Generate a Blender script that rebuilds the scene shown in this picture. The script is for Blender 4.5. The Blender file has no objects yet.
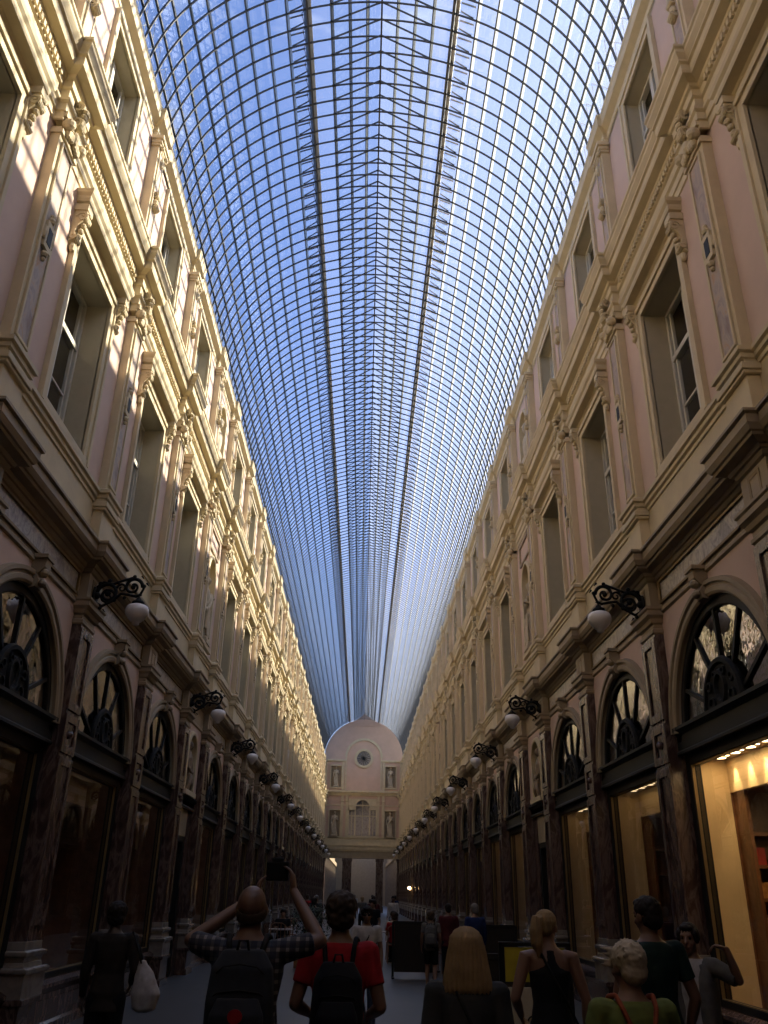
import bpy, bmesh, math, random
from mathutils import Vector, Matrix, noise
random.seed(7)
PI = math.pi
SC = bpy.context.scene
COL = SC.collection

# ------------------------------------------------------------------ helpers
class MB:
    """collects shapes and links them as ONE mesh object"""
    def __init__(s): s.v = []; s.f = []; s.m = []
    def add(s, vs, fs, m=0):
        n = len(s.v); s.v += [tuple(p) for p in vs]
        for f in fs: s.f.append(tuple(i + n for i in f)); s.m.append(m)
    def box(s, x0, x1, y0, y1, z0, z1, m=0):
        s.add([(x0,y0,z0),(x1,y0,z0),(x1,y1,z0),(x0,y1,z0),(x0,y0,z1),(x1,y0,z1),(x1,y1,z1),(x0,y1,z1)],
              [(0,3,2,1),(4,5,6,7),(0,1,5,4),(1,2,6,5),(2,3,7,6),(3,0,4,7)], m)
    def quad(s, a, b, c, d, m=0): s.add([a,b,c,d], [(0,1,2,3)], m)
    def grid(s, rings, m=0, closed=True, caps=True):
        n = len(rings[0]); vs = [p for r in rings for p in r]; fs = []
        for i in range(len(rings) - 1):
            for j in range(n if closed else n - 1):
                k = (j + 1) % n
                fs.append((i*n+j, i*n+k, (i+1)*n+k, (i+1)*n+j))
        if caps and closed:
            fs.append(tuple(range(n))[::-1]); fs.append(tuple((len(rings)-1)*n + j for j in range(n)))
        s.add(vs, fs, m)
    def ext_xz(s, prof, y0, y1, m=0):          # closed polygon in x,z pulled along y
        s.grid([[(x, y0, z) for x, z in prof], [(x, y1, z) for x, z in prof]], m)
    def ext_yz(s, prof, x0, x1, m=0):
        s.grid([[(x0, y, z) for y, z in prof], [(x1, y, z) for y, z in prof]], m)
    def lathe(s, prof, cx=0, cy=0, n=20, m=0, sx=1, sy=1):
        s.grid([[(cx + r*sx*math.cos(2*PI*j/n), cy + r*sy*math.sin(2*PI*j/n), z) for j in range(n)] for r, z in prof], m)
    def tube(s, pts, rad, n=8, m=0):
        pts = [Vector(p) for p in pts]; rings = []
        if not isinstance(rad, (list, tuple)): rad = [rad]*len(pts)
        up = Vector((0, 0, 1)); t0 = (pts[1]-pts[0]).normalized()
        if abs(t0.z) > .9: up = Vector((0, 1, 0))
        a = t0.cross(up).normalized()
        for i, p in enumerate(pts):
            t = (pts[min(i+1, len(pts)-1)] - pts[max(i-1, 0)]).normalized()
            a = (a - t*a.dot(t)).normalized(); b = t.cross(a)
            rings.append([tuple(p + (a*math.cos(2*PI*j/n) + b*math.sin(2*PI*j/n))*rad[i]) for j in range(n)])
        s.grid(rings, m)
    def ball(s, c, r, n=12, m=0, rz=None, ry=None):
        rz = rz or r; ry = ry or r; k = max(4, n//2)
        s.grid([[(c[0] + r*math.sin(PI*(i+.02)/(k+.04))*math.cos(2*PI*j/n), c[1] + ry*math.sin(PI*(i+.02)/(k+.04))*math.sin(2*PI*j/n),
                  c[2] - rz*math.cos(PI*(i+.02)/(k+.04))) for j in range(n)] for i in range(k+1)], m)
    def sweep(s, prof, wall, sg, y0, y1, steps, hw, r, m=0):
        """moulding profile (d out from the wall plane, z) along the wall, stepping out by r round each pilaster"""
        n = len(prof); vs = []; cols = 0
        lines = []
        for d, z in prof:
            L = [(y0, d)]
            for p in steps:
                L += [(p-hw-d, d), (p-hw-d, d+r), (p+hw+d, d+r), (p+hw+d, d)]
            L.append((y1, d)); lines.append([(sg*(wall-dd), yy, z) for yy, dd in L])
        s.grid(lines, m, closed=False)
    def band(s, prof, hw, x0, m=0):
        """moulding with returned ends: centred on y=0, wall plane at local x0, room towards -x"""
        s.grid([[(x0, -(hw+d), z), (x0-d, -(hw+d), z), (x0-d, hw+d, z), (x0, hw+d, z)] for d, z in prof], m, closed=False)
    def ring(s, prof, zc, a0=0, a1=180, n=28, m=0, yc=0, sz=1.0):
        """profile (radius, x) swept round an arch in the y,z plane; closed profile"""
        R = []
        for i in range(n+1):
            a = math.radians(a0 + (a1-a0)*i/n)
            R.append([(x, yc + r*math.cos(a), zc + r*math.sin(a)*sz) for r, x in prof])
        s.grid(R, m)
    def build(s, name, mats, parent=None, smooth=False, bevel=0, loc=None):
        me = bpy.data.meshes.new(name); me.from_pydata(s.v, [], s.f)
        if not isinstance(mats, (list, tuple)): mats = [mats]
        for q in mats: me.materials.append(q)
        me.polygons.foreach_set('material_index', s.m)
        bm = bmesh.new(); bm.from_mesh(me); bmesh.ops.recalc_face_normals(bm, faces=bm.faces)
        if smooth:
            for f in bm.faces: f.smooth = True
        bm.to_mesh(me); bm.free()
        o = bpy.data.objects.new(name, me); COL.objects.link(o)
        if parent: o.parent = parent
        if loc: o.location = loc
        if bevel:
            b = o.modifiers.new('b', 'BEVEL'); b.width = bevel; b.segments = 2; b.limit_method = 'ANGLE'
        return o

def tag(o, label=None, cat=None, group=None, kind=None):
    if label: o['label'] = label
    if cat: o['category'] = cat
    if group: o['group'] = group
    if kind: o['kind'] = kind
    return o
def empty(name, loc=(0,0,0), rz=0, parent=None):
    o = bpy.data.objects.new(name, None); COL.objects.link(o); o.location = loc; o.rotation_euler = (0,0,rz)
    if parent: o.parent = parent
    return o
def copy_tree(o, parent=None):
    c = o.copy(); COL.objects.link(c); c.parent = parent
    for ch in list(o.children): copy_tree(ch, c)
    return c
def place(proto, parent, x, y, rz, first):
    o = proto if first else copy_tree(proto)
    o.parent = parent; o.location = (x, y, o.location.z); o.rotation_euler = (0, 0, rz)
    return o

# ------------------------------------------------------------------ materials
def nodes(name):
    m = bpy.data.materials.new(name); m.use_nodes = True; nt = m.node_tree
    return m, nt, nt.nodes['Principled BSDF']
def ramp(nt, fac, stops):
    r = nt.nodes.new('ShaderNodeValToRGB'); nt.links.new(fac, r.inputs['Fac'])
    e = r.color_ramp.elements
    while len(e) < len(stops): e.new(.5)
    for q, (p, c) in zip(e, stops): q.position = p; q.color = (*c, 1)
    return r.outputs['Color']
def noise_tex(nt, scale, detail=4, rough=.6, dist=0, coord='Object', stretch=None):
    tc = nt.nodes.new('ShaderNodeTexCoord'); n = nt.nodes.new('ShaderNodeTexNoise')
    src = tc.outputs[coord]
    if stretch:
        mp = nt.nodes.new('ShaderNodeMapping'); mp.inputs['Scale'].default_value = stretch
        nt.links.new(src, mp.inputs['Vector']); src = mp.outputs['Vector']
    nt.links.new(src, n.inputs['Vector'])
    n.inputs['Scale'].default_value = scale; n.inputs['Detail'].default_value = detail
    n.inputs['Roughness'].default_value = rough; n.inputs['Distortion'].default_value = dist
    return n.outputs['Fac']
def bump(nt, b, fac, dist=.01, strength=.3):
    n = nt.nodes.new('ShaderNodeBump'); n.inputs['Distance'].default_value = dist; n.inputs['Strength'].default_value = strength
    nt.links.new(fac, n.inputs['Height']); nt.links.new(n.outputs['Normal'], b.inputs['Normal'])
def plain(name, col, rough=.6, metal=0, spec=.5, var=.12, scale=6, bmp=0, bscale=40):
    m, nt, b = nodes(name)
    f = noise_tex(nt, scale)
    lo = tuple(c*(1-var) for c in col); hi = tuple(min(1, c*(1+var)) for c in col)
    nt.links.new(ramp(nt, f, [(.3, lo), (.7, hi)]), b.inputs['Base Color'])
    b.inputs['Roughness'].default_value = rough; b.inputs['Metallic'].default_value = metal
    b.inputs['Specular IOR Level'].default_value = spec
    if bmp: bump(nt, b, noise_tex(nt, bscale), .01, bmp)
    return m
def marble(name, stops, scale=3, dist=1.5, rough=.22, stretch=None):
    m, nt, b = nodes(name)
    f = noise_tex(nt, scale, 8, .62, dist, stretch=stretch)
    nt.links.new(ramp(nt, f, stops), b.inputs['Base Color'])
    b.inputs['Roughness'].default_value = rough
    return m
def emit(name, col, st):
    m, nt, b = nodes(name)
    b.inputs['Base Color'].default_value = (*col, 1)
    b.inputs['Emission Color'].default_value = (*col, 1); b.inputs['Emission Strength'].default_value = st
    return m
def thin_glass(name, ior=1.5, tint=(1,1,1), dust=0.0, wav=0, wscale=3, rough=.0, dustcol=(.8,.85,.9)):
    m = bpy.data.materials.new(name); m.use_nodes = True; nt = m.node_tree; nt.nodes.clear()
    out = nt.nodes.new('ShaderNodeOutputMaterial'); tr = nt.nodes.new('ShaderNodeBsdfTransparent')
    gl = nt.nodes.new('ShaderNodeBsdfGlossy'); fr = nt.nodes.new('ShaderNodeFresnel'); mx = nt.nodes.new('ShaderNodeMixShader')
    tr.inputs['Color'].default_value = (*tint, 1); gl.inputs['Roughness'].default_value = rough
    fr.inputs['IOR'].default_value = ior
    # same Fresnel from both sides of the thin pane
    geo = nt.nodes.new('ShaderNodeNewGeometry')
    if wav:
        bn = nt.nodes.new('ShaderNodeBump'); bn.inputs['Distance'].default_value = .02; bn.inputs['Strength'].default_value = wav
        nt.links.new(noise_tex(nt, wscale, 2), bn.inputs['Height']); nt.links.new(bn.outputs['Normal'], gl.inputs['Normal'])
    inc = nt.nodes.new('ShaderNodeVectorMath'); inc.operation = 'DOT_PRODUCT'
    nt.links.new(geo.outputs['Incoming'], inc.inputs[0]); nt.links.new(geo.outputs['True Normal'], inc.inputs[1])
    ab = nt.nodes.new('ShaderNodeMath'); ab.operation = 'ABSOLUTE'; nt.links.new(inc.outputs['Value'], ab.inputs[0])
    # Schlick: R = r0 + (1-r0)(1-cos)^5 , two surfaces
    one = nt.nodes.new('ShaderNodeMath'); one.operation = 'SUBTRACT'; one.inputs[0].default_value = 1; nt.links.new(ab.outputs[0], one.inputs[1])
    pw = nt.nodes.new('ShaderNodeMath'); pw.operation = 'POWER'; pw.inputs[1].default_value = 4.0; nt.links.new(one.outputs[0], pw.inputs[0])
    r0 = 2*((ior-1)/(ior+1))**2
    ma = nt.nodes.new('ShaderNodeMath'); ma.operation = 'MULTIPLY_ADD'; ma.inputs[1].default_value = 1-r0; ma.inputs[2].default_value = r0
    nt.links.new(pw.outputs[0], ma.inputs[0])
    nt.links.new(ma.outputs[0], mx.inputs['Fac']); nt.links.new(tr.outputs[0], mx.inputs[1]); nt.links.new(gl.outputs[0], mx.inputs[2])
    last = mx.outputs[0]
    if dust:
        df = nt.nodes.new('ShaderNodeBsdfDiffuse'); tl = nt.nodes.new('ShaderNodeBsdfTranslucent')
        df.inputs['Color'].default_value = (*dustcol, 1); tl.inputs['Color'].default_value = (*dustcol, 1)
        m1 = nt.nodes.new('ShaderNodeMixShader'); nt.links.new(df.outputs[0], m1.inputs[1]); nt.links.new(tl.outputs[0], m1.inputs[2]); m1.inputs[0].default_value = .6
        m2 = nt.nodes.new('ShaderNodeMixShader')
        # dust covers more of the line of sight at a glancing angle, as a real dirt film does
        dv = nt.nodes.new('ShaderNodeMath'); dv.operation = 'DIVIDE'; dv.inputs[0].default_value = dust
        mxn = nt.nodes.new('ShaderNodeMath'); mxn.operation = 'MAXIMUM'; mxn.inputs[1].default_value = .08; nt.links.new(ab.outputs[0], mxn.inputs[0])
        nt.links.new(mxn.outputs[0], dv.inputs[1])
        cl = nt.nodes.new('ShaderNodeMath'); cl.operation = 'MINIMUM'; cl.inputs[1].default_value = .75; nt.links.new(dv.outputs[0], cl.inputs[0])
        nt.links.new(cl.outputs[0], m2.inputs[0]); nt.links.new(last, m2.inputs[1]); nt.links.new(m1.outputs[0], m2.inputs[2]); last = m2.outputs[0]
    nt.links.new(last, out.inputs['Surface'])
    return m

M = {}
M['pink'] = plain('pink_stucco', (.62,.47,.39), .8, var=.07, scale=1.2, bmp=.15)
M['pink_warm'] = plain('warm_pink_stucco', (.60,.42,.31), .8, var=.07, scale=1.2)
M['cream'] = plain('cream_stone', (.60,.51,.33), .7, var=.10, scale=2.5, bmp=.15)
M['cream_dim'] = plain('dimmed_cream_stone', (.33,.265,.175), .6, var=.12, scale=3)  # cream stone with shade put into its colour, mostly for the ground storey
M['olive'] = plain('window_reveal_paint', (.46,.41,.29), .7, var=.05)
M['wood'] = plain('painted_window_wood', (.62,.60,.52), .5, var=.05)
M['marble_red'] = marble('red_brown_marble', [(.30,(.030,.018,.016)),(.48,(.070,.042,.034)),(.56,(.14,.10,.085)),(.66,(.042,.025,.022))], 4, 1.8, .25, (1,1,.35))
M['marble_base'] = marble('pale_marble', [(.3,(.15,.135,.115)),(.6,(.24,.21,.18))], 5, 1, .2)
M['marble_grey'] = marble('veined_grey_marble', [(.32,(.13,.12,.12)),(.47,(.28,.25,.24)),(.55,(.42,.38,.34)),(.68,(.2,.17,.17))], 5, 2, .35)
M['marble_panel'] = marble('panel_marble', [(.30,(.28,.19,.16)),(.45,(.36,.30,.27)),(.55,(.46,.38,.31)),(.70,(.48,.27,.13))], 4, 1.6, .65, (1,1,.5))
M['green'] = plain('dark_green_beam', (.011,.013,.011), .6, spec=.3, var=.1)
M['black'] = plain('black_frame', (.009,.009,.008), .55, spec=.25, var=.1)
M['iron'] = plain('wrought_iron', (.009,.010,.010), .7, spec=.2, var=.2)
M['gold'] = plain('dull_gilding', (.20,.135,.055), .5, metal=.3, var=.1)
M['steel'] = plain('roof_iron', (.075,.078,.08), .55, var=.1)
M['purlin'] = plain('painted_glazing_bar', (.60,.61,.60), .6, var=.08)
M['lampglass'] = plain('opal_glass', (.78,.77,.78), .25, var=.03)
M['statue'] = plain('statue_stone', (.50,.43,.31), .75, var=.12, scale=9, bmp=.2)
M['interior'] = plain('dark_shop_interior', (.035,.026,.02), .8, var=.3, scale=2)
M['warmwall'] = plain('cream_shop_wall', (.75,.58,.33), .6, var=.05)
M['brownwood'] = plain('brown_shop_wood', (.16,.07,.03), .35, var=.3, scale=8)
M['glass'] = thin_glass('window_glass', 1.55, wav=.25, wscale=2.5)
M['archglass'] = thin_glass('old_arch_glass', 2.5, wav=.2, wscale=4.0)
M['roofglass'] = thin_glass('roof_glass', 1.5, (.93,.97,1), dust=.045)
M['shopglass'] = thin_glass('shop_window_glass', 1.5)

# ------------------------------------------------------------------ bay layout
B, NB = 3.585, 2.608
P0 = {1: 7.22, -1: 7.40}
NICHE = (-4, 3, 10, 17)
def pils(sg):
    d = {0: P0[sg]}
    for k in range(0, 24): d[k+1] = d[k] + (NB if k in NICHE else B)
    for k in range(0, -4, -1): d[k-1] = d[k] - (NB if (k-1) in NICHE else B)
    return d
PIL = {s: pils(s) for s in (1, -1)}
YS, YE = -6.9, 90.55
W = 4.0


def strip_mat():
    m = bpy.data.materials.new('pale_glazing_strip'); m.use_nodes = True; nt = m.node_tree; b = nt.nodes['Principled BSDF']
    b.inputs['Base Color'].default_value = (.30,.33,.36,1); b.inputs['Roughness'].default_value = .7
    t = nt.nodes.new('ShaderNodeBsdfTranslucent'); t.inputs['Color'].default_value = (.62,.64,.62,1)
    x = nt.nodes.new('ShaderNodeMixShader'); x.inputs[0].default_value = .55
    nt.links.new(b.outputs[0], x.inputs[1]); nt.links.new(t.outputs[0], x.inputs[2]); nt.links.new(x.outputs[0], nt.nodes['Material Output'].inputs['Surface'])
    return m
M['strip'] = strip_mat()
# ------------------------------------------------------------------ facade parts (local x: 0 = 4 m plane, room towards -x)
def rect_opening(mb, x, xr, hy, z0, z1, b0, b1, hb, m=0, mr=1):
    mb.quad((x,-hb,z0),(x,-hy,z0),(x,-hy,z1),(x,-hb,z1),m); mb.quad((x,hy,z0),(x,hb,z0),(x,hb,z1),(x,hy,z1),m)
    mb.quad((x,-hy,z0),(x,hy,z0),(x,hy,b0),(x,-hy,b0),m); mb.quad((x,-hy,b1),(x,hy,b1),(x,hy,z1),(x,-hy,z1),m)
    for s in (-1, 1): mb.quad((x,s*hy,b0),(xr,s*hy,b0),(xr,s*hy,b1),(x,s*hy,b1),mr)
    for b in (b0, b1): mb.quad((x,-hy,b),(xr,-hy,b),(xr,hy,b),(x,hy,b),mr)
def arch_opening(mb, x, xr, R, zc, zb, z1, hb, m=0, mr=1, n=28, zlow=None, back=None):
    """field with a round-headed opening; back = material of a closed back (a niche)"""
    zl = zb if zlow is None else zlow
    pts = ([(-R, zb)] if zb < zc else []) + [(R*math.cos(PI - PI*i/n), zc + R*math.sin(PI*i/n)) for i in range(n+1)] + ([(R, zb)] if zb < zc else [])
    for (y0, a), (y1, b) in zip(pts, pts[1:]):
        if abs(y1-y0) > 1e-6:
            mb.quad((x,y0,a),(x,y1,b),(x,y1,z1),(x,y0,z1),m)
            if back is not None: mb.quad((xr,y0,zb),(xr,y1,zb),(xr,y1,b),(xr,y0,a),back)
        mb.quad((x,y0,a),(x,y1,b),(xr,y1,b),(xr,y0,a),mr)
    mb.quad((x,-R,zb),(x,R,zb),(xr,R,zb),(xr,-R,zb),mr)
    mb.quad((x,-hb,zl),(x,-R,zl),(x,-R,z1),(x,-hb,z1),m); mb.quad((x,R,zl),(x,hb,zl),(x,hb,z1),(x,R,z1),m)
    if zl < zb: mb.quad((x,-R,zl),(x,R,zl),(x,R,zb),(x,-R,zb),m)

def make_bay_wall():
    mb = MB(); hb = B/2
    arch_opening(mb, -.08, .14, 1.38, 3.43, 3.43, 5.2, hb)
    for s in (-1, 1): mb.box(-.05, .05, *sorted((s*1.52, s*hb)), 0, 3.45, 2)
    rect_opening(mb, -.08, .32, .73, 5.5, 10.6, 6.95, 9.42, hb)
    rect_opening(mb, .08, .40, .64, 10.9, 14.2, 11.5, 13.72, hb)
    mb.box(-.09, .0, -hb, hb, 5.9, 6.66, 3)
    return mb.build('bay_wall', [M['pink'], M['olive'], M['marble_red'], M['cream']])
def make_niche_wall():
    mb = MB(); hb = NB/2
    arch_opening(mb, -.08, .20, .45, 4.42, 3.66, 5.2, hb, back=1, zlow=3.3)
    for s in (-1, 1): mb.box(-.05, .5, *sorted((s*.62, s*hb)), 0, 3.3, 2)
    mb.box(-.03, .3, -.62, .62, 2.75, 3.3, 3)
    arch_opening(mb, -.08, .28, .42, 8.75, 7.0, 10.6, hb, back=1, zlow=5.5)
    arch_opening(mb, .08, .40, .42, 13.15, 11.4, 14.2, hb, back=1, zlow=10.9)
    mb.box(-.09, .0, -hb, hb, 5.9, 6.66, 1)
    mb.box(-.12, -.07, -.62, .62, 9.32, 9.38, 3); mb.box(-.12, -.07, -.62, .62, 9.82, 9.88, 3)
    for s in (-1, 1): mb.box(-.12, -.07, *sorted((s*.56, s*.62)), 9.38, 9.82, 3)
    return mb.build('niche_wall', [M['pink'], M['cream'], M['marble_red'], M['cream_dim']])

def make_archivolt():
    mb = MB()
    mb.ring([(1.38,-.08),(1.38,-.12),(1.41,-.14),(1.46,-.14),(1.475,-.12),(1.50,-.12),(1.515,-.15),(1.56,-.15),(1.575,-.08)], 3.43, 4, 176, 40)
    k = MB()
    k.ext_xz([(-.08,4.78),(-.17,4.80),(-.20,4.88),(-.16,4.95),(-.24,5.04),(-.25,5.14),(-.08,5.16)], -.085, .085)
    for z, r in ((4.86,.05),(4.99,.06)): k.ball((-.21,0,z), r, 10, ry=.07)
    k.box(-.27, -.08, -.12, .12, 5.14, 5.19)
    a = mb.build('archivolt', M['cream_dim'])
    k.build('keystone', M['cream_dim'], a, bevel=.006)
    return a
def make_niche_archivolt():
    mb = MB()
    for zc, R, z0, x in ((4.42,.45,3.66,-.08),(8.75,.42,7.0,-.08),(13.15,.42,11.4,.08)):
        mb.ring([(R,x),(R,x-.05),(R+.04,x-.06),(R+.09,x-.04),(R+.1,x)], zc, 0, 180, 20)
        for s in (-1, 1): mb.box(x-.05, x, *sorted((s*R, s*(R+.09))), z0, zc)
        mb.box(x-.1, x+.01, -R-.14, R+.14, z0-.1, z0)
    return mb.build('niche_surround', M['cream'])
def make_frieze():
    mb = MB(); h = B/2 - .42
    mb.box(-.10, -.07, -h, h, 5.24, 5.50, 0)
    for z in (5.215, 5.50): mb.box(-.125, -.08, -h-.03, h+.03, z, z+.03, 1)
    for s in (-1, 1): mb.box(-.125, -.08, *sorted((s*h, s*(h+.03))), 5.215, 5.53, 1)
    return mb.build('marble_frieze', [M['marble_grey'], M['gold']])
def make_dentils(b):
    mb = MB(); n = int((b-.9)/.085); h = n*.085/2
    for i in range(n): mb.box(-.175, -.10, -h+i*.085, -h+i*.085+.05, 10.50, 10.585)
    return mb.build('dentil_row', M['cream'])
def make_lintel(b, half, z0=3.28, z1=3.60):
    mb = MB()
    mb.ext_xz([(.12,z0),(-.10,z0),(-.10,z0+.03),(-.08,z0+.05),(-.08,z1-.09),(-.11,z1-.06),(-.14,z1-.04),(-.14,z1),(.12,z1)], -half, half)
    return mb.build('lintel_beam', M['green'])
def make_sill():
    mb = MB()
    mb.ext_xz([(.3,0),(-.10,0),(-.10,.10),(-.07,.13),(-.07,.44),(-.09,.46),(-.13,.52),(-.13,.56),(-.06,.6),(.3,.6)], -1.5, 1.5, 0)
    mb.box(-.085, -.06, -1.25, 1.25, .2, .38, 0)
    return mb.build('shop_window_sill', [M['marble_red']])

def panel_frame(mb, x, hy, z0, z1, t, d, m):
    """raised border round a sunk panel"""
    for s in (-1, 1): mb.box(x-d, x, *sorted((s*hy, s*(hy+t))), z0-t, z1+t, m)
    mb.box(x-d, x, -hy, hy, z0-t, z0, m); mb.box(x-d, x, -hy, hy, z1, z1+t, m)
def make_ground_pilaster():
    mb = MB(); x = -.20; h = .26
    mb.box(x, .1, -h, h, 1.03, 4.88, 0)
    panel_frame(mb, x, .16, 1.35, 3.05, .1, .022, 0); panel_frame(mb, x, .16, 3.83, 4.70, .1, .022, 0)
    panel_frame(mb, x, .16, 3.30, 3.58, .1, .022, 0)
    mb.ball((x-.01, 0, 3.44), .05, 10)
    p = mb.build('ground_pilaster', [M['marble_red']], bevel=.004)
    b = MB(); 
    for hw, d, z0, z1 in ((.34,.30,0,.12),(.32,.27,.12,.46),(.345,.31,.46,.52)): b.box(-d, .1, -hw, hw, z0, z1, 0)
    b.build('pedestal', M['marble_red'], p, bevel=.008)
    b = MB()
    for z0, z1, d0, d1 in ((.52,.76,.085,.085),(.76,.775,.10,.105),(.775,.815,.115,.115),(.815,.83,.105,.085),(.83,.88,.05,.035),(.88,.93,.03,.04),(.93,.945,.06,.07),(.945,.985,.07,.07),(.985,1.0,.06,.03),(1.0,1.09,.02,.015)):
        b.grid([[(-.20-d,-.26-d,z),(.05,-.26-d,z),(.05,.26+d,z),(-.20-d,.26+d,z)] for d, z in ((d0,z0),(d1,z1))], 0)
    b.build('base', M['marble_base'], p, bevel=.006)
    c = MB()
    prof = [(0,4.84),(.02,4.86),(.02,4.90),(.0,4.92),(.0,4.97),(.03,4.99),(.05,5.04),(.09,5.08),(.09,5.14),(.11,5.16),(.11,5.19)]
    c.grid([[(-.20-d,-.26-d,z),(.05,-.26-d,z),(.05,.26+d,z),(-.20-d,.26+d,z)] for d, z in prof], 0)
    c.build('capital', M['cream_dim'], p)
    f = MB(); f.box(-.20, .0, -.22, .22, 5.19, 5.56, 0)
    panel_frame(f, -.20, .09, 5.28, 5.47, .04, .02, 1); f.box(-.205, -.19, -.09, .09, 5.28, 5.47, 2)
    f.build('frieze_block', [M['cream_dim'], M['gold'], M['marble_grey']], p)
    return p
def scroll(mb, cx, cz, r, y0, y1, m=0, turns=1.5, a0=0, t=.035, sgn=1):
    pts = []
    n = 26
    for i in range(n+1):
        f = i/n; a = a0 + sgn*f*turns*2*PI; rr = r*(1-f*.85)
        pts.append((cx + rr*math.cos(a), cz + rr*math.sin(a)))
    for (xa, za), (xb, zb) in zip(pts, pts[1:]):
        dx, dz = xb-xa, zb-za; L = math.hypot(dx, dz) or 1; nx, nz = -dz/L*t/2, dx/L*t/2
        mb.grid([[(xa+nx,y,za+nz),(xa-nx,y,za-nz),(xb-nx,y,zb-nz),(xb+nx,y,zb+nz)] for y in (y0, y1)], m)
def make_pilaster():
    """piano nobile: framed marble panel with a square ornament, leafy capital and scroll bracket"""
    x = -.20; h = .235
    mb = MB(); mb.box(x, .0, -h, h, 6.80, 9.92, 0)
    panel_frame(mb, x, .135, 6.98, 9.70, .035, .03, 0)
    p = mb.build('pilaster', [M['cream']], bevel=.004)
    q = MB(); q.box(x-.012, x+.01, -.135, .135, 6.98, 9.70)
    q.build('marble_panel', M['marble_panel'], p)
    q = MB(); q.box(x-.05, x, -.10, .10, 8.22, 8.58); q.box(x-.055, x-.045, -.055, .055, 8.29, 8.51, 1)
    for z, s in ((8.64, 1), (8.16, -1)): q.ball((x-.03,0,z), .05, 8); q.ball((x-.03,0,z+s*.07), .03, 8)
    for s in (-1, 1): q.ball((x-.03, s*.11, 8.4), .035, 8, rz=.1)
    q.build('panel_ornament', [M['cream'], M['green']], p)
    b = MB()
    for hw, d, z0, z1 in ((.29,.25,5.93,6.06),(.27,.23,6.06,6.50),(.31,.27,6.50,6.54),(.33,.29,6.54,6.62),(.30,.25,6.62,6.68),(.275,.235,6.68,6.76),(.255,.215,6.76,6.84)): b.box(-d, .0, -hw, hw, z0, z1)
    b.build('base', M['cream'], p, bevel=.01)
    c = MB()
    c.box(x-.03, 0, -.26, .26, 9.80, 9.86); c.box(x-.05, 0, -.28, .28, 10.04, 10.12)
    for s in (-1, 1):
        c.ball((x-.06, s*.2, 9.98), .085, 12, ry=.07); c.ball((x-.10, s*.2, 9.98), .035, 8)
        for k in range(3): c.ball((x-.05, s*(.05+.05*k), 9.92-.015*k), .045, 8, rz=.08)
    c.ball((x-.06,0,9.97), .06, 10, rz=.1)
    c.box(x-.02, 0, -.13, .13, 10.12, 10.55)
    scroll(c, x-.05, 10.44, .075, -.085, .085, a0=PI*.5, turns=1.4, t=.04)
    scroll(c, x-.07, 10.20, .07, -.075, .075, a0=-PI*.5, turns=1.2, t=.04, sgn=-1)
    for k in range(4): c.ball((x-.10-.012*k, 0, 10.16+.08*k), .045, 8, ry=.07)
    c.build('capital', M['cream'], p, bevel=.004)
    return p
def make_top_pilaster():
    x = -.07; h = .20
    mb = MB(); mb.box(x, .08, -h, h, 11.0, 13.86, 0)
    panel_frame(mb, x, .11, 11.35, 13.62, .03, .025, 0)
    mb.box(x-.03, .08, -h-.04, h+.04, 11.0, 11.18)
    p = mb.build('top_pilaster', [M['cream']], bevel=.004)
    q = MB(); q.box(x-.012, x+.01, -.11, .11, 11.35, 13.62); q.build('marble_panel', M['marble_panel'], p)
    q = MB(); scroll(q, x-.03, 12.66, .07, -.07, .07, a0=0, t=.03); scroll(q, x-.03, 12.42, .07, -.07, .07, a0=PI, t=.03)
    q.ball((x-.03,0,12.54), .06, 8); q.ball((x-.02,0,13.45), .06, 8, rz=.12); q.ball((x-.02,0,11.6), .06, 8, rz=.12)
    q.build('panel_ornament', [M['cream']], p)
    c = MB()
    for d, z0, z1 in ((.03,13.68,13.73),(.05,13.73,13.80),(.08,13.80,13.88)): c.box(x-d, .06, -h-d, h+d, z0, z1)
    for s in (-1, 1): c.ball((x-.04, s*.13, 13.70), .05, 8)
    c.build('capital', M['cream'], p, bevel=.004)
    return p
def surround(mb, x, hy, z0, z1, t, d, m=0, bottom=False):
    for tt, dd in ((t, d), (t*.62, d*1.5), (t*.25, d*.6)):
        pass
    for s in (-1, 1):
        mb.box(x-d, x+.02, *sorted((s*hy, s*(hy+t))), z0, z1+t, m)
        mb.box(x-d*1.6, x+.01, *sorted((s*(hy+t*.62), s*(hy+t+.006))), z0, z1+t+.006, m)
    mb.box(x-d, x+.02, -hy, hy, z1, z1+t, m); mb.box(x-d*1.6-.002, x+.01, -hy-t-.007, hy+t+.007, z1+t*.62, z1+t+.007, m)
    if bottom: mb.box(x-d*1.6, x, -hy-t, hy+t, z0-t*.5, z0, m)
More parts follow.
